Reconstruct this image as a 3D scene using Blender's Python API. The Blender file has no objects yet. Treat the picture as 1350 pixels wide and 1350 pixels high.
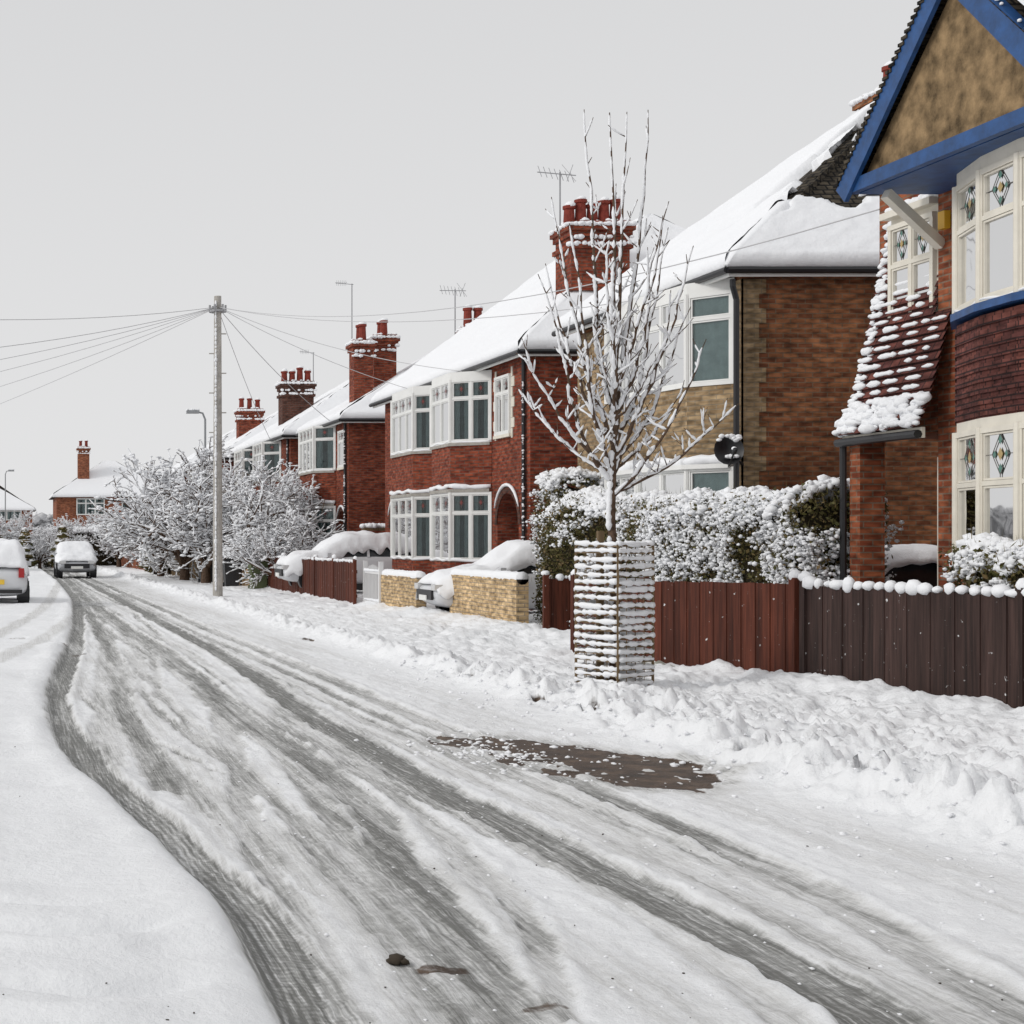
import bpy, math, random
import numpy as np
from mathutils import Vector, noise as mn
random.seed(7); rng=np.random.default_rng(7)
sc=bpy.context.scene
R=math.radians

# ---------------------------------------------------------------- materials
def newmat(name):
    m=bpy.data.materials.new(name); m.use_nodes=True
    nt=m.node_tree; b=nt.nodes['Principled BSDF']; return m,nt,b
def N(nt,t,**kw):
    n=nt.nodes.new(t)
    for k,v in kw.items():
        if k in n.inputs.keys(): n.inputs[k].default_value=v
        else: setattr(n,k,v)
    return n
def simple(name,col,rough=.6,noise=.0,scale=8,metal=0,bump=0,detail=5.0):
    m,nt,b=newmat(name)
    b.inputs['Roughness'].default_value=rough; b.inputs['Metallic'].default_value=metal
    b.inputs['Base Color'].default_value=(*col,1)
    if rough>.7: b.inputs['Specular IOR Level'].default_value=.2
    if noise>0:
        tc=N(nt,'ShaderNodeTexCoord'); nz=N(nt,'ShaderNodeTexNoise',Scale=scale,Detail=detail,Roughness=.65)
        nt.links.new(tc.outputs['Object'],nz.inputs['Vector'])
        r=N(nt,'ShaderNodeValToRGB'); e=r.color_ramp.elements
        e[0].position=.3; e[1].position=.7
        e[0].color=(*[c*(1-noise) for c in col],1); e[1].color=(*[min(1,c*(1+noise)) for c in col],1)
        nt.links.new(nz.outputs['Fac'],r.inputs['Fac']); nt.links.new(r.outputs['Color'],b.inputs['Base Color'])
        if bump:
            bp=N(nt,'ShaderNodeBump',Strength=bump,Distance=.02); nt.links.new(nz.outputs['Fac'],bp.inputs['Height']); nt.links.new(bp.outputs['Normal'],b.inputs['Normal'])
    return m
def brickmat(name,c1,c2,mortar,bw=.225,rh=.075,ms=.009,bump=.4,rough=.85,stain=.35,snowy=0):
    m,nt,b=newmat(name); b.inputs['Roughness'].default_value=rough; b.inputs['Specular IOR Level'].default_value=.15
    uv=N(nt,'ShaderNodeUVMap')
    br=N(nt,'ShaderNodeTexBrick'); br.inputs['Scale'].default_value=1
    br.inputs['Brick Width'].default_value=bw; br.inputs['Row Height'].default_value=rh; br.inputs['Mortar Size'].default_value=ms
    br.inputs['Mortar Smooth'].default_value=.2; br.inputs['Bias'].default_value=-.1
    br.inputs['Color1'].default_value=(*c1,1); br.inputs['Color2'].default_value=(*c2,1); br.inputs['Mortar'].default_value=(*mortar,1)
    nt.links.new(uv.outputs[0],br.inputs['Vector'])
    nz=N(nt,'ShaderNodeTexNoise',Scale=.9,Detail=6.0,Roughness=.65); nt.links.new(uv.outputs[0],nz.inputs['Vector'])
    mr=N(nt,'ShaderNodeMapRange'); mr.inputs[1].default_value=.3; mr.inputs[2].default_value=.7; mr.inputs[3].default_value=1-stain; mr.inputs[4].default_value=1+stain*.6
    nt.links.new(nz.outputs['Fac'],mr.inputs[0])
    n2=N(nt,'ShaderNodeTexNoise',Scale=9.0,Detail=2.0); mp=N(nt,'ShaderNodeMapping'); mp.inputs['Scale'].default_value=(.55,1.6,1)
    nt.links.new(uv.outputs[0],mp.inputs[0]); nt.links.new(mp.outputs[0],n2.inputs['Vector'])
    mr2=N(nt,'ShaderNodeMapRange'); mr2.inputs[1].default_value=.3; mr2.inputs[2].default_value=.7; mr2.inputs[3].default_value=.5; mr2.inputs[4].default_value=1.5
    nt.links.new(n2.outputs['Fac'],mr2.inputs[0])
    mu=N(nt,'ShaderNodeMath',operation='MULTIPLY'); nt.links.new(mr.outputs[0],mu.inputs[0]); nt.links.new(mr2.outputs[0],mu.inputs[1])
    vm=N(nt,'ShaderNodeVectorMath',operation='SCALE'); nt.links.new(br.outputs['Color'],vm.inputs[0]); nt.links.new(mu.outputs[0],vm.inputs['Scale'])
    nt.links.new(vm.outputs[0],b.inputs['Base Color'])
    bp=N(nt,'ShaderNodeBump',Strength=bump,Distance=.01,invert=True); nt.links.new(br.outputs['Fac'],bp.inputs['Height']); nt.links.new(bp.outputs['Normal'],b.inputs['Normal'])
    return m
M={}
M['brick']=brickmat('red_brick',(.20,.052,.026),(.35,.115,.052),(.20,.14,.10))
M['brickB']=brickmat('dark_red_brick',(.17,.036,.021),(.30,.074,.037),(.14,.085,.065))
M['brickA']=brickmat('brown_brick',(.17,.062,.03),(.31,.13,.058),(.17,.115,.075),stain=.45)
M['tanbrick']=brickmat('tan_brick',(.23,.155,.085),(.35,.25,.145),(.22,.175,.12))
M['yellowbrick']=brickmat('buff_brick',(.46,.32,.17),(.64,.47,.27),(.30,.24,.18))
M['darkbrick']=brickmat('sooty_and_shaded_brick',(.08,.033,.024),(.12,.05,.036),(.08,.06,.05))  # dark arch and chimney brick; also carries painted shade inside the near porch
M['tile']=brickmat('roof_tile',(.05,.042,.032),(.085,.07,.05),(.012,.011,.01),bw=.18,rh=.13,ms=.018,bump=.9,stain=.4)
M['hungtile']=brickmat('hung_tile',(.095,.034,.030),(.16,.055,.042),(.035,.018,.017),bw=.17,rh=.11,ms=.009,bump=.9,stain=.45)
M['pebble']=simple('pebbledash',(.22,.15,.08),.95,.75,4.5,bump=.8,detail=12.0)
M['tanrender']=simple('tan_render',(.30,.22,.13),.95,.3,6,bump=.3)
M['white']=simple('white_paint',(.76,.76,.74),.4,.05,3)
M['cream']=simple('cream_paint',(.70,.66,.57),.5,.08,4)
M['blue']=simple('blue_paint',(.012,.062,.19),.5,.35,5,bump=.15)
M['black']=simple('black_plastic',(.012,.012,.014),.4)
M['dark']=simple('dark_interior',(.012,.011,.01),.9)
M['door']=simple('door_paint',(.05,.018,.012),.5)
M['pot']=simple('clay_pot',(.20,.04,.028),.8,.3,10)
M['metal']=simple('galvanised',(.35,.35,.36),.45,.1,5,metal=.6)
M['lamppost']=simple('lamp_grey',(.28,.29,.30),.5)
M['curtain']=simple('net_curtain',(.58,.60,.60),.9,.14,6)
M['gap_shade']=simple('room_shade',(.13,.145,.145),.9,.4,3)  # dim room seen between curtains, painted as a dark colour
M['lead']=simple('lead_came',(.14,.13,.12),.6)
M['red']=simple('stained_red',(.16,.035,.03),.3)
M['green']=simple('stained_green',(.07,.19,.15),.3)
M['yellow']=simple('alarm_yellow',(.75,.42,.03),.5)
M['amber']=simple('stained_amber',(.4,.28,.10),.3)
M['plate']=simple('yellow_plate',(.75,.5,.05),.5)
M['plateW']=simple('white_plate',(.75,.75,.72),.5)
M['rubber']=simple('tyre_rubber',(.02,.02,.02),.85)
M['rim']=simple('alloy_rim',(.4,.4,.42),.3,metal=.8)
M['carsilver']=simple('car_silver',(.42,.43,.45),.28,.03,3,metal=.4)
M['carwhite']=simple('car_white',(.62,.63,.65),.28,.03,3)
M['cardark']=simple('car_dark',(.035,.04,.05),.25)
M['carglass']=simple('car_glass',(.03,.035,.04),.08)
M['lampred']=simple('tail_lamp',(.35,.01,.01),.25)
M['lampclear']=simple('head_lamp',(.6,.6,.6),.15)
M['bin']=simple('bin_green',(.10,.12,.05),.5,.2)
M['concrete']=simple('concrete',(.35,.33,.3),.9,.2)
M['gate']=simple('gate_white',(.7,.7,.7),.5)
M['grit']=simple('road_grit',(.05,.04,.03),.9)
def woodmat(name,c,var=.5):
    m,nt,b=newmat(name); b.inputs['Roughness'].default_value=.75; b.inputs['Specular IOR Level'].default_value=.25
    uv=N(nt,'ShaderNodeUVMap'); mp=N(nt,'ShaderNodeMapping'); mp.inputs['Scale'].default_value=(22,1.0,1)
    nz=N(nt,'ShaderNodeTexNoise',Scale=1.0,Detail=6.0,Roughness=.6)
    nt.links.new(uv.outputs[0],mp.inputs[0]); nt.links.new(mp.outputs[0],nz.inputs['Vector'])
    geo=N(nt,'ShaderNodeNewGeometry'); 
    r=N(nt,'ShaderNodeValToRGB'); e=r.color_ramp.elements; e[0].position=.3;e[1].position=.75
    e[0].color=(*[x*(1-var) for x in c],1); e[1].color=(*[x*(1+var) for x in c],1)
    nt.links.new(nz.outputs['Fac'],r.inputs['Fac'])
    mr=N(nt,'ShaderNodeMapRange'); mr.inputs[3].default_value=.72; mr.inputs[4].default_value=1.28
    nt.links.new(geo.outputs['Random Per Island'],mr.inputs[0])
    vm=N(nt,'ShaderNodeVectorMath',operation='SCALE'); nt.links.new(r.outputs['Color'],vm.inputs[0]); nt.links.new(mr.outputs[0],vm.inputs['Scale'])
    n3=N(nt,'ShaderNodeTexNoise',Scale=14.0,Detail=5.0); nt.links.new(uv.outputs[0],n3.inputs['Vector'])
    r3=N(nt,'ShaderNodeValToRGB'); r3.color_ramp.elements[0].position=.68; r3.color_ramp.elements[1].position=.74
    nt.links.new(n3.outputs['Fac'],r3.inputs['Fac'])
    mx=N(nt,'ShaderNodeMixRGB'); mx.inputs[2].default_value=(.7,.7,.7,1)
    nt.links.new(r3.outputs['Color'],mx.inputs[0]); nt.links.new(vm.outputs[0],mx.inputs[1]); nt.links.new(mx.outputs[0],b.inputs['Base Color'])
    bp=N(nt,'ShaderNodeBump',Strength=.3,Distance=.01); nt.links.new(nz.outputs['Fac'],bp.inputs['Height']); nt.links.new(bp.outputs['Normal'],b.inputs['Normal'])
    return m
M['fenceR']=woodmat('fence_dark_brown',(.046,.026,.022),.6)
M['fenceL']=woodmat('fence_red_brown',(.088,.024,.013),.6)
M['stump']=woodmat('weathered_wood',(.16,.11,.06))
M['bark']=simple('bark',(.10,.065,.045),.9,.5,20,bump=.3)
M['poleM']=simple('pole_wood',(.40,.38,.35),.85,.25,4)
def snowmat(name,bs=.35,col=(.84,.85,.87)):
    m,nt,b=newmat(name); b.inputs['Roughness'].default_value=.75; b.inputs['Base Color'].default_value=(*col,1)
    b.inputs['Specular IOR Level'].default_value=.2
    tc=N(nt,'ShaderNodeTexCoord'); nz=N(nt,'ShaderNodeTexNoise',Scale=9.0,Detail=8.0,Roughness=.62)
    nt.links.new(tc.outputs['Object'],nz.inputs['Vector'])
    bp=N(nt,'ShaderNodeBump',Strength=bs,Distance=.05); nt.links.new(nz.outputs['Fac'],bp.inputs['Height']); nt.links.new(bp.outputs['Normal'],b.inputs['Normal'])
    return m
M['snow']=snowmat('snow')
def glassmat():
    m=bpy.data.materials.new('window_glass'); m.use_nodes=True; nt=m.node_tree; nt.nodes.clear()
    o=N(nt,'ShaderNodeOutputMaterial'); t=N(nt,'ShaderNodeBsdfTransparent'); g=N(nt,'ShaderNodeBsdfGlossy'); g.inputs['Roughness'].default_value=.03
    t.inputs[0].default_value=(.72,.78,.78,1)
    tc=N(nt,'ShaderNodeTexCoord'); nz=N(nt,'ShaderNodeTexNoise',Scale=1.3); nt.links.new(tc.outputs['Object'],nz.inputs['Vector'])
    bp=N(nt,'ShaderNodeBump',Strength=.08,Distance=.1); nt.links.new(nz.outputs['Fac'],bp.inputs['Height']); nt.links.new(bp.outputs['Normal'],g.inputs['Normal'])
    f=N(nt,'ShaderNodeFresnel',IOR=1.5); mx=N(nt,'ShaderNodeMixShader')
    nt.links.new(f.outputs[0],mx.inputs[0]); nt.links.new(t.outputs[0],mx.inputs[1]); nt.links.new(g.outputs[0],mx.inputs[2]); nt.links.new(mx.outputs[0],o.inputs[0]); return m
M['glass']=glassmat()
def leafmat():
    m,nt,b=newmat('hedge_leaf'); b.inputs['Roughness'].default_value=.6; b.inputs['Specular IOR Level'].default_value=.2
    g=N(nt,'ShaderNodeNewGeometry'); r=N(nt,'ShaderNodeValToRGB'); r.color_ramp.interpolation='LINEAR'
    e=r.color_ramp.elements; e[0].color=(.05,.035,.015,1); e[1].color=(.19,.13,.06,1)
    x=e.new(.35); x.color=(.075,.075,.022,1); x=e.new(.7); x.color=(.12,.10,.035,1)
    nt.links.new(g.outputs['Random Per Island'],r.inputs[0]); nt.links.new(r.outputs[0],b.inputs['Base Color']); return m
M['leaf']=leafmat()
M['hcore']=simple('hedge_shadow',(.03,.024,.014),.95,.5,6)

# ---------------------------------------------------------------- geometry helpers
class G:
    def __init__(s): s.v=[]; s.f=[]
    def add(s,vs,fs):
        o=len(s.v); s.v.extend([tuple(p) for p in vs]); s.f.extend([tuple(i+o for i in f) for f in fs])
def auto_uv(me):
    n=len(me.polygons); 
    if n==0: return
    uvl=me.uv_layers.new(name='UVMap')
    nl=len(me.loops); co=np.empty(len(me.vertices)*3); me.vertices.foreach_get('co',co); co=co.reshape(-1,3)
    li=np.empty(nl,int); me.loops.foreach_get('vertex_index',li)
    nr=np.empty(n*3); me.polygons.foreach_get('normal',nr); nr=nr.reshape(-1,3)
    lt=np.empty(n,int); me.polygons.foreach_get('loop_total',lt)
    ln=np.repeat(nr,lt,axis=0); P=co[li]
    h=np.hypot(ln[:,0],ln[:,1]); t=np.stack([-ln[:,1],ln[:,0]],1)/np.maximum(h,1e-6)[:,None]
    steep=h>.25
    u=np.where(steep,P[:,0]*t[:,0]+P[:,1]*t[:,1],P[:,0])
    v=np.where(steep,P[:,2]/np.maximum(h,.3),P[:,1])
    uv=np.stack([u,v],1).astype(np.float32); uvl.data.foreach_set('uv',uv.ravel())
def part(name,parent,g,mat,smooth=False,uv=True):
    me=bpy.data.meshes.new(name)
    me.from_pydata(g.v,[],g.f); me.update()
    if uv: auto_uv(me)
    me.materials.append(M[mat] if isinstance(mat,str) else mat)
    if smooth: me.polygons.foreach_set('use_smooth',[True]*len(me.polygons))
    ob=bpy.data.objects.new(name,me); sc.collection.objects.link(ob)
    if parent: ob.parent=parent
    return ob
def empty(name,loc=(0,0,0)):
    e=bpy.data.objects.new(name,None); e.empty_display_size=.3; sc.collection.objects.link(e); e.location=loc; return e
BF=[(0,3,2,1),(4,5,6,7),(0,1,5,4),(1,2,6,5),(2,3,7,6),(3,0,4,7)]
def box(g,x0,x1,y0,y1,z0,z1):
    g.add([(x0,y0,z0),(x1,y0,z0),(x1,y1,z0),(x0,y1,z0),(x0,y0,z1),(x1,y0,z1),(x1,y1,z1),(x0,y1,z1)],BF)
def lbox(g,p,d,n,u0,u1,v0,v1,w0,w1):
    def L(u,v,w): return (p[0]+d[0]*u+n[0]*w,p[1]+d[1]*u+n[1]*w,v)
    g.add([L(u0,v0,w0),L(u0,v0,w1),L(u1,v0,w1),L(u1,v0,w0),L(u0,v1,w0),L(u0,v1,w1),L(u1,v1,w1),L(u1,v1,w0)],BF)
def prism(g,poly,z0,z1):
    n=len(poly); vs=[(x,y,z0) for x,y in poly]+[(x,y,z1) for x,y in poly]
    fs=[tuple(range(n))[::-1],tuple(range(n,2*n))]+[(i,(i+1)%n,(i+1)%n+n,i+n) for i in range(n)]
    g.add(vs,fs)
def beam(g,a,b,w,h,up=(0,0,1)):
    a=Vector(a);b=Vector(b);d=(b-a).normalized();s=d.cross(Vector(up))
    if s.length<1e-3: s=d.cross(Vector((1,0,0)))
    s.normalize();u=s.cross(d)
    vs=[]
    for p in (a,b):
        for i,j in((-1,-1),(1,-1),(1,1),(-1,1)): vs.append(p+s*i*w/2+u*j*h/2)
    g.add(vs,BF)
def tube(g,pts,rad,n=6,cap=True):
    P=[Vector(p) for p in pts]; vs=[];fs=[]
    ref=None
    for i,p in enumerate(P):
        d=(P[min(i+1,len(P)-1)]-P[max(i-1,0)]).normalized()
        if ref is None: ref=d.orthogonal().normalized()
        s=(ref-d*ref.dot(d)); s=s.normalized() if s.length>1e-4 else d.orthogonal().normalized(); ref=s
        t=d.cross(s); r=rad[i] if hasattr(rad,'__len__') else rad
        for k in range(n):
            a=2*math.pi*k/n; vs.append(p+s*math.cos(a)*r+t*math.sin(a)*r)
    for i in range(len(P)-1):
        for k in range(n):
            fs.append((i*n+k,i*n+(k+1)%n,(i+1)*n+(k+1)%n,(i+1)*n+k))
    if cap: fs.append(tuple(range(n))[::-1]); fs.append(tuple(range((len(P)-1)*n,len(P)*n)))
    g.add(vs,fs)
import bmesh
def ico(sub):
    bm=bmesh.new(); bmesh.ops.create_icosphere(bm,subdivisions=sub,radius=1)
    v=np.array([x.co[:] for x in bm.verts]); f=np.array([[q.index for q in x.verts] for x in bm.faces]); bm.free(); return v,f
ICO1=ico(1); ICO2=ico(2)
def blobs(centers,radii,sq=(1,1,.7),tmpl=ICO1,jit=.22):
    c=np.asarray(centers,float); r=np.asarray(radii,float); n=len(c); V,F=tmpl
    k=len(V); vv=V[None]*(1+rng.normal(0,jit,(n,k,1)))*r[:,None,None]*np.array(sq)[None,None]*(1+rng.normal(0,.15,(n,1,3)))
    vv=vv+c[:,None,:]
    ff=F[None]+(np.arange(n)*k)[:,None,None]
    return vv.reshape(-1,3),ff.reshape(-1,3)
def npmesh(name,parent,v,f,mat,smooth=True,uv=False):
    me=bpy.data.meshes.new(name); v=np.asarray(v,np.float32); f=np.asarray(f,np.int32); k=f.shape[1]
    me.vertices.add(len(v)); me.vertices.foreach_set('co',v.ravel())
    me.loops.add(f.size); me.loops.foreach_set('vertex_index',f.ravel())
    me.polygons.add(len(f)); me.polygons.foreach_set('loop_start',np.arange(len(f),dtype=np.int32)*k); me.polygons.foreach_set('loop_total',np.full(len(f),k,np.int32))
    me.polygons.foreach_set('use_smooth',np.full(len(f),smooth)); me.update(calc_edges=True); me.validate()
    if uv: auto_uv(me)
    me.materials.append(M[mat] if isinstance(mat,str) else mat)
    ob=bpy.data.objects.new(name,me); sc.collection.objects.link(ob)
    if parent: ob.parent=parent
    return ob
def vn(x,y,seed=0):
    xi=np.floor(x).astype(np.int64); yi=np.floor(y).astype(np.int64); fx=x-xi; fy=y-yi
    fx=fx*fx*fx*(fx*(fx*6-15)+10); fy=fy*fy*fy*(fy*(fy*6-15)+10)
    def h(a,b):
        n=(a*374761393+b*668265263+seed*1442695041)&0xffffffff
        n=((n^(n>>13))*1274126177)&0xffffffff; n=n^(n>>16); return (n&0xffff)/65535.0
    return (h(xi,yi)*(1-fx)+h(xi+1,yi)*fx)*(1-fy)+(h(xi,yi+1)*(1-fx)+h(xi+1,yi+1)*fx)*fy
def fbm(x,y,o=4,seed=0,g=.5):
    s=0;a=1;t=0
    for i in range(o): s=s+a*vn(x*2**i+17.3*i,y*2**i+5.1*i,seed+i); t+=a; a*=g
    return s/t
def sst(a,b,x): t=np.clip((x-a)/(b-a),0,1); return t*t*(3-2*t)
def snow_quad(name,parent,c,th=.12,res=.12,hole=None,edge=.16,seed=0,rough=1.0,base=.0):
    c=[np.array(p,float) for p in c]
    lu=max(np.linalg.norm(c[1]-c[0]),np.linalg.norm(c[2]-c[3])); lv=max(np.linalg.norm(c[3]-c[0]),np.linalg.norm(c[2]-c[1]))
    nu=max(4,int(lu/res)); nv=max(4,int(lv/res))
    U,Vv=np.meshgrid(np.linspace(0,1,nu+1),np.linspace(0,1,nv+1))
    P=(c[0][None,None]*(1-U)[...,None]+c[1][None,None]*U[...,None])*(1-Vv)[...,None]+(c[3][None,None]*(1-U)[...,None]+c[2][None,None]*U[...,None])*Vv[...,None]
    nrm=np.cross(c[1]-c[0],c[3]-c[0]); 
    if np.linalg.norm(nrm)<1e-6: nrm=np.cross(c[1]-c[0],c[2]-c[0])
    nrm/=np.linalg.norm(nrm)
    if nrm[2]<0: nrm=-nrm
    dlow=Vv*lv
    prof=np.sqrt(np.clip(dlow/edge,0,1))
    n1=fbm(P[...,0]*1.3+P[...,2],P[...,1]*1.3,4,seed); n2=fbm(P[...,0]*5,P[...,1]*5+P[...,2]*3,3,seed+9)
    t=th*(.75+.5*n1*rough)*prof+.03*(n2-.5)*rough+.012
    if hole is not None: t=t-hole(P,U,Vv)
    t=np.maximum(t,-.03)
    lipd=(c[0]-c[3]); 
    if np.linalg.norm(lipd)<1e-6: lipd=(c[1]-c[2])
    lipd=lipd/np.linalg.norm(lipd)
    Q=P+nrm[None,None]*t[...,None]
    Q[0]+= lipd[None]*.05*(fbm(P[0,:,0]*3+1,P[0,:,1]*3,2,seed)[:,None])
    v=Q.reshape(-1,3); w=nu+1
    i=np.arange(nv)[:,None]*w+np.arange(nu)[None]; f=np.stack([i,i+1,i+w+1,i+w],-1).reshape(-1,4)
    tt=t.ravel(); f=f[~(tt[f]<=-.005).all(1)]
    sk=P[0]-nrm[None]*.02; o=len(v); v=np.vstack([v,sk]); j=np.arange(nu)
    f=np.vstack([f,np.stack([o+j,o+j+1,j+1,j],-1)])
    return npmesh(name,parent,v,f,'snow')

# ---------------------------------------------------------------- window & bay
def wframe(S,p0,p1,z0,z1,n=3,tr=.7,back=.10,stain=True,proud=0.0,frame_key='white',gap=(.36,.62)):
    dx,dy=p1[0]-p0[0],p1[1]-p0[1]; L=math.hypot(dx,dy); d=(dx/L,dy/L); nn=(-d[1],d[0])
    a=proud; F=S[frame_key]
    fr=.06; P_=.012
    lbox(F,p0,d,nn,0,L,z0,z0+fr,a-.04,a+P_+.012); lbox(F,p0,d,nn,0,L,z1-fr,z1,a-.04,a+P_+.01)
    lbox(F,p0,d,nn,0,fr,z0+fr,z1-fr,a-.04,a+P_+.004); lbox(F,p0,d,nn,L-fr,L,z0+fr,z1-fr,a-.04,a+P_+.004)
    zt=z0+(z1-z0)*tr
    lbox(F,p0,d,nn,fr,L-fr,zt-.025,zt+.025,a-.04,a+P_+.002)
    for k in range(1,n):
        u=L*k/n
        lbox(F,p0,d,nn,u-.03,u+.03,z0+fr,zt-.025,a-.04,a+P_); lbox(F,p0,d,nn,u-.03,u+.03,zt+.025,z1-fr,a-.04,a+P_)
    for k in range(n):
        u0=L*k/n+(.03 if k else fr); u1=L*(k+1)/n-(.03 if k<n-1 else fr)
        for (b0,b1) in((z0+fr,zt-.025),(zt+.025,z1-fr)):
            t=.026
            lbox(F,p0,d,nn,u0+.004,u1-.004,b0+.004,b0+t,a-.035,a+.004);lbox(F,p0,d,nn,u0+.004,u1-.004,b1-t,b1-.004,a-.035,a+.004)
            lbox(F,p0,d,nn,u0+.004,u0+t,b0+t,b1-t,a-.035,a+.003);lbox(F,p0,d,nn,u1-t,u1-.004,b0+t,b1-t,a-.035,a+.003)
        if stain:
            uc=(u0+u1)/2; zc=(zt+z1)/2; hw=(u1-u0)*.17; hh=(z1-zt)*.24
            def LL(u,v,w): return (p0[0]+d[0]*u+nn[0]*w,p0[1]+d[1]*u+nn[1]*w,v)
            w=a-.012
            if stain=='soft':
                for (cx_,cz_,key,s_) in((0,0,'amber',.5),(0,1.05,'green',.38),(0,-1.05,'green',.38),(1.1,0,'green',.3),(-1.1,0,'green',.3)):
                    x_=uc+cx_*hw; z_=zc+cz_*hh
                    S[key].add([LL(x_,z_-hh*s_,w),LL(x_+hw*s_,z_,w),LL(x_,z_+hh*s_,w),LL(x_-hw*s_,z_,w)],[(0,1,2,3)])
                hw*=1.5;hh*=1.5
            else:
                S['red'].add([LL(uc,zc-hh*.6,w),LL(uc+hw*.6,zc,w),LL(uc,zc+hh*.6,w),LL(uc-hw*.6,zc,w)],[(0,1,2,3)])
            for (q,r_) in(((uc,zc-hh),(uc+hw,zc)),((uc+hw,zc),(uc,zc+hh)),((uc,zc+hh),(uc-hw,zc)),((uc-hw,zc),(uc,zc-hh)),((uc,zc+hh),(uc,z1-fr-.03)),((uc,zc-hh),(uc,zt+.05)),((uc+hw,zc),(u1-.03,zc)),((uc-hw,zc),(u0+.03,zc))):
                beam(S['lead'],LL(*q,w),LL(*r_,w),.006,.006)
    lbox(S['glass'],p0,d,nn,.05,L-.05,z0+.05,z1-.05,a-.026,a-.022)
    m=max(12,int(L/.03)); vs=[];fs=[]
    for i in range(m+1):
        u=.04+(L-.08)*i/m; w=a-back+(.016*math.sin(i*1.25+u*5)+.008*math.sin(i*.7))*(1 if back>.05 else .2)
        for z in (z0+.04,z1-.04): vs.append((p0[0]+d[0]*u+nn[0]*w,p0[1]+d[1]*u+nn[1]*w,z))
    cur=[];sh=[]
    for i in range(m):
        fpos=((i/m)*n)%1
        (sh if gap[0]<fpos<gap[1] else cur).append((2*i,2*i+2,2*i+3,2*i+1))
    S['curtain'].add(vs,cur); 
    if sh: S['gap_shade'].add(vs,sh)  # gap strips: the room's darkness is put into their colour
def SG(): 
    d={}
    for k in('white','cream','glass','curtain','gap_shade','lead','red','green','amber','snow','blue','black'): d[k]=G()
    return d
NAMES=dict(white='window_frames',cream='painted_trim',glass='window_panes',curtain='curtains',gap_shade='painted_gap_shade',lead='window_leading',red='stained_glass_red',green='stained_glass_green',amber='stained_glass_amber',snow='ledge_snow',blue='blue_trim',black='gutters')
def flushS(S,par):
    for k,g in S.items():
        if g.f: part(NAMES[k],par,g,k)
def bay(par,S,poly,levels,fkey='white'):
    for (z0,z1,kind,opt) in levels:
        if kind=='win':
            core=[(poly[0][0]+.25,poly[0][1]+.15)]+[(x+.2,min(max(y,poly[0][1]+.16),poly[-1][1]-.16)) for x,y in poly[1:-1]]+[(poly[-1][0]+.25,poly[-1][1]-.15)]
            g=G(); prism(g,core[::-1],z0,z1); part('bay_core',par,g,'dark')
            for i in range(len(poly)-1):
                a,b=poly[i],poly[i+1]; L=math.hypot(a[0]-b[0],a[1]-b[1])
                wframe(S,a,b,z0,z1,n=max(1,round(L/opt.get('lw',.62))),tr=opt.get('tr',.7),stain=opt.get('stain',True),frame_key=fkey,gap=opt.get('gap',(.36,.62)),back=opt.get('back',.08))
            for p in poly[1:-1]:
                tube(S[fkey],[(p[0]-.0,p[1],z0),(p[0]-.0,p[1],z1)],.045,8)
        else:
            g=G(); prism(g,poly[::-1],z0,z1); part('bay_'+kind,par,g,kind)
def ledge_snow(par,poly,z,th=.09,out=.06):
    for i in range(len(poly)-1):
        a,b=Vector((*poly[i],0)),Vector((*poly[i+1],0)); n=max(2,int((b-a).length/.12))
        pts=[a.lerp(b,k/n) for k in range(n+1)]
        g=G(); tube(g,[(p.x-out*.3,p.y,z+.02+.02*math.sin(7*p.y)) for p in pts],[th*(.5+.35*random.random()) for _ in pts],8)
        part('ledge_snow',par,g,'snow',True)
def slopes(par,x0,x1,y0,y1,ze,zr,ra,rb,th=.13,holeN=None,seed=0,mat='tile',holeF=None,hips=(1,1,1)):
    rx=(x0+x1)/2
    A=(x0,y0,ze);B=(x0,y1,ze);C=(x1,y1,ze);D=(x1,y0,ze);E=(rx,ra,zr);F=(rx,rb,zr)
    g=G(); g.add([A,B,C,D,E,F],[(0,4,5,1),(1,5,2),(2,5,4,3),(3,4,0)]); g.add([A,B,C,D],[(0,1,2,3)])
    part('roof_tiles',par,g,mat)
    snow_quad('roof_snow_front',par,[B,A,E,F],th,hole=holeF,seed=seed,res=.09 if holeF else .12)
    snow_quad('roof_snow_near',par,[A,D,E,E],th,hole=holeN,seed=seed+1,res=.06 if holeN else .12)
    snow_quad('roof_snow_far',par,[C,B,F,F],th,seed=seed+2)
    snow_quad('roof_snow_back',par,[D,C,F,E],th,seed=seed+3)
    g=G()
    for ok,(p,q) in zip(hips,((A,E),(B,F),(E,F))):
        p=Vector(p);q=Vector(q)
        if ok<1: q=p.lerp(q,ok)
        n=max(3,int((q-p).length/.3)); up=Vector((0,0,th*.15))
        tube(g,[p.lerp(q,k/n)+up for k in range(n+1)],[th*(.8+.25*random.random())*(1 if 0<k<n or ok==1 and k else .3) for k in range(n+1)],8)
    part('ridge_snow',par,g,'snow',True)
    if hips[0]<1:
        g=G(); a=Vector(A).lerp(Vector(E),hips[0]); b=Vector(E)
        for k in range(14): beam(g,a.lerp(b,k/14),a.lerp(b,(k+.94)/14),.2,.09+.02*(k%2))
        part('hip_tiles',par,g,mat)
def gutter(S,x0,x1,y0,y1,z,key='black',fas='white',h=.14):
    box(S[fas],x0+.05,x0+.09,y0+.05,y1-.05,z-h,z-.01); box(S[fas],x0+.09,x1-.09,y0+.05,y0+.09,z-h,z-.01)
    tube(S[key],[(x0,y0,z-.05),(x0,y1,z-.05)],.055,8); tube(S[key],[(x0,y0,z-.05),(x1,y0,z-.05)],.055,8)
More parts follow.
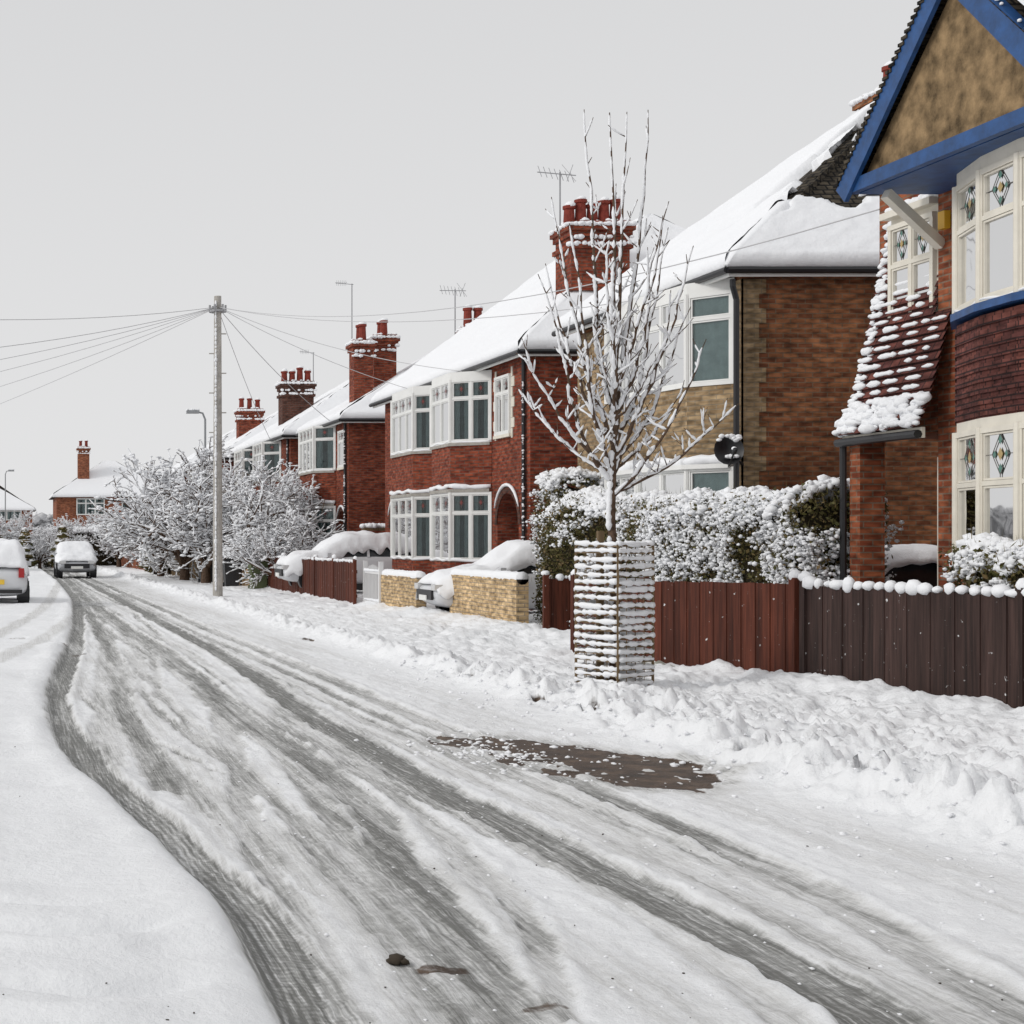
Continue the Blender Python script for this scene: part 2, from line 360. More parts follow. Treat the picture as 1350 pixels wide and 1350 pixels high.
def chimney(par,x,y,zb,zt,w,d,npots,mat='brickB'):
    g=G(); box(g,x-w/2,x+w/2,y-d/2,y+d/2,zb,zt-.35); box(g,x-w/2-.05,x+w/2+.05,y-d/2-.05,y+d/2+.05,zt-.35,zt-.22); box(g,x-w/2-.1,x+w/2+.1,y-d/2-.1,y+d/2+.1,zt-.22,zt-.08)
    box(g,x-w/2-.03,x+w/2+.03,y-d/2-.03,y+d/2+.03,zt-.08,zt)
    if w>1: box(g,x-w/2-.06,x+w/2+.06,y-d/2-.06,y+d/2+.06,zt-.62,zt-.52)
    part('chimney_stack',par,g,mat)
    g=G(); s=[]
    for k in range(npots):
        t=(k+.5)/npots-.5; px,py=(x+t*w,y) if w>=d else (x,y+t*d); hh=random.uniform(.34,.5)
        tube(g,[(px,py,zt-.02),(px,py,zt+hh),(px,py,zt+hh+.01),(px,py,zt+hh+.08)],[.13,.11,.14,.14],12); s.append((px+.02,py,zt+hh+.1))
    part('chimney_pots',par,g,'pot')
    c=[(x+random.uniform(-w/2,w/2),y+random.uniform(-d/2,d/2),zt+.03) for _ in range(int(30*max(w,d)))]
    c+=[(x+random.uniform(-w/2-.08,w/2+.08),y-d/2-.08,zt-.08) for _ in range(int(44*w))]
    c+=[(x-w/2-.08,y+random.uniform(-d/2-.08,d/2+.08),zt-.08) for _ in range(int(30*d))]
    c+=[(x+random.uniform(-w/2-.08,w/2+.08),y-d/2-.03,zt-random.choice([.36,.5,.52])) for _ in range(int(26*w))]
    r=[random.uniform(.04,.085) for _ in c]; c+=s; r+=[.12]*len(s)
    v,f=blobs(c,r,tmpl=ICO2,jit=.06); npmesh('chimney_snow',par,v,f,'snow')
def aerial(par,x,y,z0,z1,kind=0,k_=1.0):
    g=G(); tube(g,[(x,y,z0),(x,y,z1)],.018,6)
    if kind==0:
        beam(g,(x-.5*k_,y-.3*k_,z1-.1),(x+.35*k_,y+.2*k_,z1-.02),.02,.02)
        for k in range(7): 
            q=-.45+k*.12; beam(g,((x+q*k_),y+q*.6*k_-.12,z1-.22),((x+q*k_),y+q*.6*k_+.12,z1+.08),.010,.010)
        beam(g,(x+.1,y-.15,z1-.25),(x+.35,y+.15,z1+.2),.01,.01); beam(g,(x+.3,y-.15,z1-.25),(x+.1,y+.15,z1+.2),.01,.01)
    else:
        beam(g,(x-.55,y,z1+.03),(x+.05,y,z1-.03),.018,.018)
        for k in range(6): beam(g,(x-.5+k*.06,y-.14,z1+.02),(x-.5+k*.06,y+.14,z1+.02),.008,.008); beam(g,(x-.5+k*.06,y,z1-.07),(x-.5+k*.06,y,z1+.11),.008,.008)
    part('tv_aerial',par,g,'metal')
def arch_block(par,X,depth,y0,y1,z1,yc,r,zs,mat):
    g=G(); n=14
    def q(a,b,c,d): g.add([a,b,c,d],[(0,1,2,3)])
    q((X,y0,0),(X,yc-r,0),(X,yc-r,z1),(X,y0,z1)); q((X,yc+r,0),(X,y1,0),(X,y1,z1),(X,yc+r,z1))
    P=[(yc-r*math.cos(math.pi*k/n),zs+r*math.sin(math.pi*k/n)) for k in range(n+1)]
    for (a,b) in zip(P,P[1:]): q((X,a[0],a[1]),(X,b[0],b[1]),(X,b[0],z1),(X,a[0],z1))
    PP=[(yc-r,0)]+P+[(yc+r,0)]
    for (a,b) in zip(PP,PP[1:]): q((X,a[0],a[1]),(X+depth,a[0],a[1]),(X+depth,b[0],b[1]),(X,b[0],b[1]))
    part('porch_arch_wall',par,g,mat)
    g=G()
    for (a,b) in zip(P,P[1:]):
        def o(p,k): return (yc+(p[0]-yc)*k,zs+(p[1]-zs)*k)
        A0,B0=a,b; A1,B1=o(a,1.22),o(b,1.22)
        g.add([(X-.02,*A0),(X-.02,*B0),(X-.02,*B1),(X-.02,*A1),(X,*A1),(X,*B1)],[(0,1,2,3),(3,2,5,4)])
    part('arch_ring',par,g,'darkbrick')
    g=G(); tube(g,[(X-.04,yc+(p[0]-yc)*1.26,zs+(p[1]-zs)*1.26) for p in P[2:-2]],[.015,.03,.035,.04,.035,.04,.04,.035,.03,.025,.015],6); part('arch_snow',par,g,'snow',True)
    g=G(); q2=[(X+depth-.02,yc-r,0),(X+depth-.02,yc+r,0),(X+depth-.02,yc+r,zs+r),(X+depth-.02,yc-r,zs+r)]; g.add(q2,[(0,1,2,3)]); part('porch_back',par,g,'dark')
    g=G(); box(g,X+depth-.1,X+depth-.05,yc-.42,yc+.42,0,2.05); part('front_door',par,g,'door')
def fix(e):
    bpy.context.view_layer.update()
    for c in e.children: c.matrix_parent_inverse=e.matrix_world.inverted()

# ================================================================ HOUSE A
hA=empty('brick_house',(14,26,0)); S=SG()
g=G(); box(g,11.3,19.3,23.1,29.6,0,5.7); part('walls',hA,g,'brickA')
g=G(); box(g,11.28,11.55,23.08,23.12,0,5.62)
z=0
k=0
while z<5.5:
    if k%2==0: box(g,11.55,11.66,23.085,23.12,z,z+.225)
    z+=.225;k+=1
box(g,11.27,11.31,23.08,29.6,0,5.62); part('tan_brick_front',hA,g,'tanbrick')
polyA=[(11.26,23.26),(10.8,23.85),(10.62,25.3),(10.72,26.8),(11.26,27.7)]
oA={'lw':.85,'stain':False,'tr':.72,'gap':(2,3),'back':.045}
bay(hA,S,polyA,[(0,1.2,'tanrender',{}),(1.2,2.78,'win',oA),(2.78,4.05,'tanbrick',{}),(4.05,5.5,'win',oA),(5.5,5.68,'white',{})])
ledge_snow(hA,polyA,2.86,.13)
g=G()
prism(g,[(p[0]-.1,p[1]) for p in polyA][::-1],2.76,2.83); part('bay_ledge',hA,g,'white')
gutter(S,10.92,19.6,22.78,29.9,5.76)
def holeA(P,U,V):
    n=fbm(P[...,0]*1.5,P[...,2]*1.6,4,31); st=fbm((P[...,0]-.35*P[...,2])*7,P[...,2]*1.2,3,77)
    return .8*sst(.33,.40,V+(n-.5)*.22)*sst(.24,.34,n*.3+st*.7)
def holeAf(P,U,V):
    n=fbm(P[...,1]*2.4,P[...,2]*2.4,4,13); w_=1-U   # near hip edge only
    return .8*sst(.36,.44,n)*sst(.34,.48,V+(n-.5)*.3)*sst(.30,.12,w_)
slopes(hA,10.92,19.7,22.78,29.9,5.76,9.15,26.1,26.9,.15,holeN=holeA,holeF=holeAf,seed=3,hips=(.36,1,1))
tube(S['black'],[(11.1,22.98,5.6),(11.1,22.98,5.5),(11.18,23.03,5.3),(11.18,23.03,0)],.045,8)
g=G(); c=Vector((10.95,22.8,3.0)); ax=Vector((-.25,-1,.15)).normalized(); ux=ax.cross(Vector((0,0,1))).normalized(); uz=ux.cross(ax)
vs=[c+ax*-.05]
for ring,(rr_,dd_) in enumerate(((.11,-.03),(.21,.03))):
    for i in range(16): a=2*math.pi*i/16; vs.append(c+ux*math.cos(a)*rr_+uz*math.sin(a)*rr_*1.1+ax*dd_)
fs=[(0,1+i,1+(i+1)%16) for i in range(16)]+[(1+i,17+i,17+(i+1)%16,1+(i+1)%16) for i in range(16)]
g.add(vs,fs); tube(g,[(10.97,22.85,2.95),(11.3,23.08,2.8)],.025,6); tube(g,[tuple(c-uz*.24),tuple(c+ax*.38-uz*.1)],.014,6); tube(g,[tuple(c+ax*.34-uz*.1),tuple(c+ax*.44-uz*.08)],.035,8)
part('satellite_dish',hA,g,'black',True)
v,f=blobs([tuple(c+ux*random.uniform(-.15,.15)+uz*random.uniform(.14,.22)+ax*.04) for _ in range(14)]+[tuple(c+ax*.36-uz*.05)]+[tuple(c+ux*random.uniform(-.1,.1)-uz*.1+ax*.03) for _ in range(4)],[.045]*19,tmpl=ICO2,jit=.05); npmesh('dish_snow',hA,v,f,'snow')
chimney(hA,16.6,28.3,7,10.0,.7,.7,1,'brickA')
flushS(S,hA); fix(hA)

# ================================================================ HOUSE B etc.
def semi(name,X,y0,y1,eave,ridge,bays,arches,flatwins,depth=8,brick='brickB',roofinset=4.2,over=.35,quoins=[]):
    h=empty(name,(X+depth/2,(y0+y1)/2,0)); S=SG()
    g=G(); box(g,X+.9,X+depth,y0,y1,0,eave-.05); 
    segs=sorted(arches); cur=y0
    up=2.95
    box(g,X,X+.9,y0,y1,up,eave-.05)
    for (a0,a1,yc,r) in segs:
        if a0>cur: box(g,X,X+.9,cur,a0,0,up)
        box(g,X+.02,X+.9,a0,yc-r-.02,0,up); box(g,X+.02,X+.9,yc+r+.02,a1,0,up)
        cur=a1
    if cur<y1: box(g,X,X+.9,cur,y1,0,up)
    part('walls',h,g,brick)
    for (a0,a1,yc,r) in segs: arch_block(h,X,.88,a0,a1,up,yc,r,2.0,brick)
    for (b0,b1,pr) in bays:
        poly=[(X-.01,b0),(X-pr,b0+pr*.75),(X-pr,b1-pr*.75),(X-.01,b1)]
        bay(h,S,poly,[(0,1.15,brick,{}),(1.15,2.78,'win',{'lw':.62}),(2.78,3.95,brick,{}),(3.95,5.45,'win',{'lw':.62}),(5.45,eave-.12,'white',{})])
        g=G(); prism(g,[(p[0]-.06,p[1]) for p in poly][::-1],2.78,2.86); prism(g,[(p[0]-.05,p[1]) for p in poly][::-1],3.88,3.95); part('bay_ledges',h,g,'concrete')
        ledge_snow(h,poly,2.9,.08); ledge_snow(h,poly,3.96,.035); ledge_snow(h,poly,1.16,.05)
    for (w0,w1,z0,z1) in flatwins:
        wframe(S,(X,w0),(X,w1),z0,z1,n=1 if w1-w0<.9 else 2,proud=.05,back=.04)
        box(S['cream'],X-.08,X+.01,w0-.05,w1+.05,z0-.07,z0)
    for (w0,w1,z0,z1) in quoins:
        k=0; z=z0
        while z<z1:
            e=.16 if k%2 else .05
            box(S['cream'],X-.02,X+.01,w0-.05-e,w0-.004,z,z+.22); box(S['cream'],X-.02,X+.01,w1+.004,w1+.05+e,z,z+.22); z+=.23; k+=1
    gutter(S,X-over,X+depth+over,y0-over,y1+over,eave)
    slopes(h,X-over,X+depth+over,y0-over,y1+over,eave,ridge,y0+roofinset,y1-roofinset,.15,seed=int(y0))
    tube(S['black'],[(X-.06,y0+.25,eave-.1),(X-.06,y0+.25,0)],.045,8)
    c=[(X-.09,y0+.20+random.uniform(-.03,.03),random.uniform(1.2,5.2)) for _ in range(60)]
    v,f=blobs(c,[random.uniform(.015,.035) for _ in c]); npmesh('pipe_snow',h,v,f,'snow')
    flushS(S,h); return h
hB=semi('brick_house',11.5,32.9,45.3,5.75,9.3,[(35.45,38.2,.8),(38.7,42.0,.8)],[(33.2,35.35,34.35,.72),(42.6,45.1,44.0,.7)],[(34.1,35.1,4.05,5.4)],quoins=[(34.1,35.1,3.95,5.45)],roofinset=3.3)
chimney(hB,13.35,34.2,7.2,8.75,1.3,.95,5); aerial(hB,12.7,34.4,8,10.0,0,1.3)
aerial(hB,13.5,45.0,7,9.1,0,1.1); chimney(hB,13.9,44.6,7,7.9,.6,.5,2)
g=G(); tube(g,[(11.35,38.45,3.1),(11.2,38.4,3.12)],[.22,.25],12); part('satellite_dish',hB,g,'black')
fix(hB)
hC=semi('brick_house',11.1,48.3,54.6,5.5,8.1,[(50.1,53.4,.65)],[(48.5,49.9,49.2,.6)],[(48.7,49.6,4.0,5.2)],roofinset=3.1)
chimney(hC,11.9,50,6,8.2,.62,.7,2); chimney(hC,12.85,51,6.3,8.5,.75,.8,2); aerial(hC,11.6,50,8.2,10.1,1); fix(hC)
hD=semi('brick_house',10.8,56.4,68.4,5.55,8.3,[(58.2,61.2,.65),(63,66,.65)],[(56.7,58,57.4,.55)],[])
chimney(hD,11.9,61,6.2,8.0,1.25,.9,4,'darkbrick'); aerial(hD,12.6,61,8,9.2,1); fix(hD)
hE=semi('brick_house',10.6,71,83,5.5,8.3,[(73,76,.6),(78,81,.6)],[],[]); chimney(hE,12.5,76,6.5,8.2,1.2,.8,3); fix(hE)
hE2=semi('brick_house',10.4,87,99,5.5,8.3,[(89,92,.6),(94,97,.6)],[],[]); fix(hE2)
def far_house(x0,x1,y0,y1,ch=None,ze=5.2,zr=8.2):
    h=empty('brick_house',((x0+x1)/2,(y0+y1)/2,0)); S=SG()
    g=G(); box(g,x0,x1,y0,y1,0,ze); part('walls',h,g,'brick')
    w=(y1-y0)/2; ym=(y0+y1)/2; o=.4
    A=(x0-o,y0-o,ze);B=(x1+o,y0-o,ze);C=(x1+o,y1+o,ze);D=(x0-o,y1+o,ze);E=(x0+w,ym,zr);F=(x1-w,ym,zr)
    g=G(); g.add([A,B,C,D,E,F],[(0,1,5,4),(1,2,5),(2,3,4,5),(3,0,4),(0,3,2,1)]); part('roof_tiles',h,g,'tile')
    snow_quad('roof_snow_front',h,[A,B,F,E],.15,res=.4,seed=1); snow_quad('roof_snow_side',h,[D,A,E,E],.15,res=.4); snow_quad('roof_snow_side',h,[B,C,F,F],.15,res=.4)
    for i in range(2):
        xc=x0+(x1-x0)*(.3+.4*i)
        for z in(1.1,3.6): wframe(S,(xc+1.1,y0),(xc-1.1,y0),z,z+1.3,n=3,proud=.05,back=.04,stain=False)
    flushS(S,h)
    if ch: chimney(h,ch,ym-2,6,9.0,.9,.9,2,'brick')
    fix(h)
far_house(4.4,13.2,118,126,6.6,5.0,7.9); far_house(-4,3.2,150,158,None,4.6,7.2); far_house(17,26,128,137,19); far_house(-22,-12,120,130,-15)

# ================================================================ NEAR HOUSE N
hN=empty('brick_house',(14,14,0)); S=SG()
g=G(); box(g,10.7,18,8.5,17.3,0,5.6); box(g,10.9,18,17.3,18.8,2.9,5.95); box(g,11.75,18,17.3,18.75,0,2.9); box(g,10.42,10.72,18.38,18.6,0,2.9)
part('walls',hN,g,'brick')
bow=[(10.68,12.6),(10.3,13.3),(10.05,14.1),(9.97,14.85),(10.05,15.55),(10.28,16.3),(10.68,16.92)]
oN={'lw':.85,'tr':.63,'stain':'soft','gap':(.43,.53)}
bay(hN,S,bow,[(0,1.25,'brick',{}),(1.25,2.8,'win',oN),(2.8,2.9,'cream',{}),(2.9,3.95,'hungtile',{}),(4.07,5.44,'win',oN),(5.44,5.6,'cream',{})],'cream')
g=G(); prism(g,[(p[0]-.07,p[1]) for p in bow][::-1],3.99,4.07); part('blue_sill',hN,g,'blue')
ledge_snow(hN,bow,4.07,.025)
g=G()
for i in range(9):
    z=2.92+i*.115
    prism(g,[(p[0]-.02,p[1]) for p in bow][::-1],z,z+.07)
part('hung_tile_courses',hN,g,'hungtile')
gx=9.75; ap=(15.45,7.35); yl,yr=17.2,13.7; zb=5.66
g=G(); g.add([(gx,yl,zb),(gx,yr,zb),(gx,ap[0],ap[1]),(10.8,yl,zb),(10.8,yr,zb),(10.8,ap[0],ap[1])],[(0,2,1),(3,4,5),(0,1,4,3)]); part('gable_pebbledash',hN,g,'pebble')
g=G()
beam(g,(gx-.06,yl,zb+.0),(gx-.06,yr,zb+.0),.09,.15)
box(g,gx,10.68,yr,yl,zb-.08,zb-.05)
dl=Vector((0,ap[0]-yl,ap[1]-zb)).normalized(); dr=Vector((0,ap[0]-yr,ap[1]-zb)).normalized()
for s,d,yy in((1,dl,yl),(1,dr,yr)):
    a=Vector((gx-.12,yy,zb))-d*.20; b=Vector((gx-.12,ap[0],ap[1]+.0))
    beam(g,a+Vector((0,0,.06)),b+Vector((0,0,.12)),.05,.24)
    beam(g,a+Vector((.035,0,.20)),b+Vector((.035,0,.26)),.11,.06)
beam(g,(gx-.06,yl+.03,zb+.0),(10.75,yl+.03,zb+.0),.07,.15)
part('blue_bargeboards',hN,g,'blue')
g=G()
zt=.24
L0=(gx-.16,yl+.2,zb-.18+zt); L1=(gx-.16,ap[0],ap[1]+zt); R0=(gx-.16,yr-.25,zb-.22+zt)
bk=15.5
g.add([L0,L1,(bk,ap[0],ap[1]+zt),(bk,yl+.2,zb-.18+zt)],[(0,1,2,3)]); g.add([R0,L1,(bk,ap[0],ap[1]+zt),(bk,yr-.25,zb-.22+zt)],[(3,2,1,0)])
part('gable_roof_tiles',hN,g,'tile')
snow_quad('gable_roof_snow',hN,[(gx-.1,yr-.25,zb-.22+zt),(bk,yr-.25,zb-.22+zt),(bk,ap[0],ap[1]+zt),(gx-.1,ap[0],ap[1]+zt)],.12,seed=5)
snow_quad('gable_roof_snow',hN,[(bk,yl+.2,zb-.18+zt),(gx-.0,yl+.2,zb-.18+zt),(gx-.0,ap[0],ap[1]+zt),(bk,ap[0],ap[1]+zt)],.04,seed=6)
g=G(); c=[]
for k in range(34):
    t=k/34; p=Vector(L0).lerp(Vector(L1),t); beam(g,p+Vector((0,.02,.0)),p+Vector((.4,.02,0)),.10,.035,up=(0,0,1))
    if random.random()<.5: c.append((p.x+.04,p.y+.02,p.z+.03))
part('verge_tiles',hN,g,'tile'); v,f=blobs(c,[random.uniform(.02,.045) for _ in c],tmpl=ICO2,jit=.08); npmesh('verge_snow',hN,v,f,'snow')
c=[tuple(Vector((gx-.12,yr,zb)).lerp(Vector((gx-.12,ap[0],ap[1])),random.random())+Vector((0,0,.29))) for _ in range(26)]
v,f=blobs(c,[random.uniform(.012,.035) for _ in c],tmpl=ICO2,jit=.1); npmesh('bargeboard_snow',hN,v,f,'snow')
slopes(hN,10.78,18.3,8.2,19.0,5.97,8.8,12,15.2,.12,seed=11)
g=G(); beam(g,(9.9,16.95,5.52),(10.68,17.22,5.0),.09,.11); part('gable_bracket',hN,g,'cream')
g=G(); box(g,10.62,10.69,17.06,17.18,5.16,5.36); part('alarm_box',hN,g,'yellow')
g=G(); sg=G(); c=[];r=[]; nC=24; ya,yb=17.02,18.62
def cs(t): return (10.3+.62*(t**.75)), 2.93+2.6*t
for i in range(nC):
    t0=i/nC; t1=(i+1.25)/nC; x0,z0=cs(t0); x1,z1=cs(min(1,t1))
    yaa=ya if x0<10.66 else 17.3
    vs=[(x0-.03,yaa,z0),(x0-.03,yb,z0),(x1+.01,yb,z1),(x1+.01,yaa,z1),(x0+.02,yaa,z0),(x0+.02,yb,z0)]
    g.add(vs,[(0,3,2,1),(0,1,5,4)])
    y=yaa+random.uniform(0,.1)
    while y<yb-.05:
        f_=(y-ya)/(yb-ya)
        if random.random()<.35+.6*f_ + (.3 if i<5 else 0):
            l=random.uniform(.08,.3)*(1+f_); ye=min(yb,y+l); m=max(3,int((ye-y)/.05)); base=random.uniform(.018,.032)*(1+.5*f_)
            P=[(x0-.015+random.uniform(-.006,.006),y+(ye-y)*q/m,z0+.045) for q in range(m+1)]
            tube(sg,P,[base*(.35 if q in(0,m) else random.uniform(.75,1.2)) for q in range(m+1)],6); y=ye
        y+=random.uniform(.03,.16)
    for k in range(7): c.append((x0+random.uniform(-.04,.10),yb-random.uniform(0,.18),z0+random.uniform(0,.1))); r.append(random.uniform(.025,.06))
for k in range(170): 
    t=random.uniform(0,.13)**1.0; xx,zz=cs(t); c.append((xx-.02+random.uniform(-.03,.02),random.uniform(ya,yb),zz+.03)); r.append(random.uniform(.03,.08))
part('porch_roof_tiles',hN,g,'hungtile'); part('porch_course_snow',hN,sg,'snow',True); v,f=blobs(c,r,sq=(.8,1.3,.7),tmpl=ICO2,jit=.08); npmesh('porch_roof_snow',hN,v,f,'snow')
g=G(); g.add([(*((cs(k/8)[0]),yb-.005),cs(k/8)[1]) for k in range(9)]+[(11.2,yb-.005,5.53),(11.2,yb-.005,2.9)],[tuple(range(11))]); part('porch_roof_cheek',hN,g,'tile')
g=G(); box(g,10.74,11.2,17.36,18.28,3.9,5.5); part('dormer_body',hN,g,'cream')
wframe(S,(10.7,17.38),(10.7,18.26),3.95,5.42,n=2,tr=.66,back=.035,stain='soft',proud=.0,frame_key='cream',gap=(.43,.53))
box(S['blue'],10.6,10.75,17.34,18.32,3.84,3.9)
box(S['cream'],10.62,11.1,17.34,18.32,5.5,5.58)
v,f=blobs([(10.75,y,5.62) for y in np.linspace(17.35,18.3,14)],[.07]*14,tmpl=ICO2,jit=.05); npmesh('dormer_snow',hN,v,f,'snow')
box(S['cream'],10.34,10.38,ya,yb,2.8,2.92); tube(S['black'],[(10.3,ya,2.84),(10.3,18.66,2.84)],.05,8); tube(S['black'],[(10.36,18.64,2.8),(10.36,18.64,0)],.04,8)
box(S['cream'],10.75,10.80,17.34,17.40,0,2.6)
g=G(); box(g,11.7,11.74,17.3,18.6,0,2.88); part('porch_back',hN,g,'darkbrick')  # porch shade painted in by using darker brick than the walls
g=G(); box(g,11.64,11.69,17.6,18.35,0,2.1); part('front_door',hN,g,'door')
flushS(S,hN); fix(hN)

# ================================================================ GROUND
cols=np.concatenate([-3-np.geomspace(.1,500,40)[::-1],np.arange(-3,12,.026),12+np.geomspace(.1,500,40)])
rows=np.concatenate([np.arange(-30,4.2,.8),4.2*1.0038**np.arange(0,int(math.log(100/4.2)/math.log(1.0038))),np.geomspace(102,1500,40)])
X,Y=np.meshgrid(cols,rows)
def interp(pts,y): p=np.array(pts); return np.interp(y,p[:,0],p[:,1])
def smooth_interp(pts):
    yy=np.geomspace(1,1500,3000); v=interp(pts,yy); k=np.hanning(121); k/=k.sum(); vp=np.pad(v,60,mode='edge'); v=np.convolve(vp,k,'valid')
    return np.interp(Y,yy,v)
P1=smooth_interp([(-30,1.0),(5,1.05),(6.8,1.10),(9,.88),(11,.64),(13,.53),(17,.62),(22,1.0),(28,1.45),(42,2.1),(60,2.4),(1500,2.5)])
P2=smooth_interp([(-30,1.7),(5,1.75),(7.2,2.02),(10,2.35),(14,2.3),(24,2.45),(40,2.4),(60,2.8),(1500,2.8)])
P3=smooth_interp([(-30,3.1),(5,3.05),(7.2,3.07),(9,2.98),(11,2.9),(15,3.0),(24,3.25),(57,3.4),(1500,3.4)])
P4=smooth_interp([(-30,3.4),(5,3.55),(8,3.95),(12,3.95),(20,3.9),(40,3.9),(1500,3.9)])
P5=smooth_interp([(-30,.9),(12,1.15),(17,1.35),(24,1.7),(32,2.0),(1500,3)])
wob=(fbm(X*0+3,Y*.5,2,55)-.5)*.12
bl=fbm(X*3.3,Y*.55,4,5); fine=fbm(X*24,Y*.35,3,8); lum=fbm(X*9,Y*7,4,61); ragg=fbm(X*14,Y*3.5,3,19)
def tr(c,w,s=.03): return 1-sst(w-s,w+s,np.abs(X-c-wob)+(bl-.5)*.10+(ragg-.5)*.08)
kerb=5.35+(fbm(X*0+1,Y*.6,3,3)-.5)*.35
left=P1-.17
T=np.maximum.reduce([tr(P1,.15)*.95,tr(P3,.14)*.98,tr(P2,.13)*.64,tr(P4,.12)*.50,tr(P5,.11)*.6*(Y>10), tr(P1+.55,.15)*.30*(bl>.3)])
rr0=np.random.default_rng(12)
def mixp(a):
    a=np.clip(a,0,3)
    return np.where(a<1,P1*(1-a)+P2*a,np.where(a<2,P2*(2-a)+P3*(a-1),P3*(3-a)+P4*(a-2)))
yl_=np.log(np.maximum(Y,1.5)+3)
RB=np.zeros_like(X)
for k in range(24):
    a0=rr0.uniform(.15,2.95); am=rr0.uniform(.1,.5); fr_=rr0.uniform(1.2,3.2); ph=rr0.uniform(0,6.28); w=rr0.uniform(.03,.10); st=rr0.uniform(.2,.5)
    c=mixp(a0+am*np.sin(fr_*yl_+ph)); on=sst(.35,.55,fbm(X*0+k*3.7,Y*.16,2,200+k)+.08)
    q=tr(c,w,.018)*on; T=np.maximum(T,q*st)
    RB=np.maximum(RB,np.exp(-((np.abs(X-c-wob)-w-.04)/.035)**2)*on*st)
for c,w in((P1,.15),(P3,.14),(P2,.13),(P4,.12)): RB=np.maximum(RB,np.exp(-((np.abs(X-c-wob)-w-.05)/.045)**2)*.8)
inroad=sst(0,.12,X-left+(ragg-.5)*.06)*(1-sst(-.6,-.1,X-kerb+(bl-.5)*.5))
churn=sst(.45,.65,fbm(X*5,Y*1.1,4,150))
base=.17*sst(.42,.7,fine*.5+bl*.5)+.08*bl+.10*churn*sst(.1,1.0,4.3-X)+.16*sst(16,60,Y)
T=np.clip(T*(.5+.8*fine)*(.6+.8*bl)+base,0,1)*inroad
cx=interp([(10,-3),(22,-.6),(26,0),(30,.5),(38,1.2),(60,2.4)],Y)
T=np.maximum(T,(1-sst(.08,.2,np.abs(X-cx)))*.35*(Y>18)*(Y<60)*(.5+fine*.6))
T=np.maximum(T,(1-sst(.08,.2,np.abs(X-cx-.9)))*.3*(Y>20)*(Y<60)*(.5+fine*.6))
ang=(fbm(X*1.8,Y*1.5,4,21)-.5)
xs=X-4.32-.24*np.clip(11.65-Y,-1.2,2)*.55
rr=np.sqrt((xs/.70)**2+((Y-11.55)/1.42)**2)+ang*.9+(ragg-.5)*.16
tail=np.sqrt(((X-3.8)/.32)**2+((Y-12.5)/.35)**2)+(ragg-.5)*.7
rr=np.minimum(rr,tail)
D=1-sst(.84,.94,rr)
bits=sst(.58,.65,fbm(X*8,Y*5,3,91))*sst(.0,.35,rr)*(X<4.2)
bits=np.maximum(bits,sst(.74,.78,fbm(X*9,Y*6,3,95)))
D=D*(1-bits)
slushband=(1-sst(.95,1.3,rr))*(1-D)
T=np.maximum(T,slushband*.45*(.4+lum))
def spot(x,y,rx,ry,s=1): 
    q=np.sqrt(((X-x)/rx)**2+((Y-y)/ry)**2)+(fbm(X*14,Y*9,3,int(x*10))-.5)*1.6
    return s*(1-sst(.75,1.0,q))
for a in((5.55,9.62,.17,.10),(1.72,5.88,.16,.05,.6),(1.92,5.4,.1,.06,.5),(5.42,13.9,.05,.2),(5.42,15.2,.04,.2),(5.1,25.2,.08,.5),(.95,24,.18,.3,.5),(1.15,22.0,.12,.2,.5),(.25,25,.2,.3,.4),(5.5,11.1,.12,.1),(5.35,17.5,.05,.4)):
    D=np.maximum(D,spot(*a))
gr=spot(6.75,16.1,.25,.12,.9)
gr=np.maximum(gr,spot(8.25,19.2,.08,.5,.7))
H=np.zeros_like(X)
verge=sst(-.15,.2,X-kerb)
lumpy=fbm(X*2.2,Y*2.0,5,41); lumpy2=fbm(X*6,Y*5.5,4,42); lumpy3=fbm(X*13,Y*12,3,43)
near=np.clip(1.2-Y/60,.3,1)
H+=verge*.07+.06*sst(6.6,8.2,X)
H+=verge*(lumpy-.5)*.14*near+verge*(lumpy2-.5)*.12*near+verge*(lumpy3-.5)*.045*near
ridge=np.exp(-((X-kerb-.15)/.33)**2); H+=ridge*(.05+.22*np.clip(lumpy-.35,0,1)+.18*(lumpy2-.4)+.07*(lumpy3-.5))*(.7+.8*sst(14,7,Y))
rid2=np.exp(-((X-kerb-.9)/.6)**2); H+=rid2*.22*np.clip(lumpy2-.3,0,1)*(1-sst(14,20,Y))
cl=fbm(X*11,Y*10,2,73); H+=verge*.05*sst(.58,.78,cl)*(1-sst(12,22,Y))*(1-sst(2.8,3.5,X-kerb))
inr=inroad
H+=inr*(-.035*np.clip(T*1.6,0,1)+.022*RB*(.5+ragg)+.014*(fine-.5)+.025*(bl-.5)+.035*(lum-.5)*(1-T)+.016*(lumpy3-.5))
lb=sst(.16,-.05,X-left)
soft=fbm(X*.9+2,Y*.45,3,88); soft2=fbm(X*1.4,Y*2.2,3,188)
H+=lb*(.05+.09*(soft-.5)*1.2+.07*(soft2-.5))+lb*np.exp(-((X-left+.1)/.12)**2)*.025*(bl+.3)+lb*.010*(lumpy2-.5)
def dip(x,y,rx,ry,d): 
    return -d*np.exp(-((X-x)/rx)**2-((Y-y)/ry)**2)
wv=Y+.10*np.sin(X*5)+.12*(lumpy-.5)
def dipw(x,y,rx,ry,d): return -d*np.exp(-((X-x)/rx)**2-((wv-y)/ry)**2)
H+=lb*(dipw(.30,6.25,.42,.085,.085)+dipw(.30,5.5,.42,.09,.08)-dipw(.4,6.0,.5,.10,.045)+dipw(.1,6.75,.35,.07,.05)-dipw(.2,5.2,.4,.1,.04))
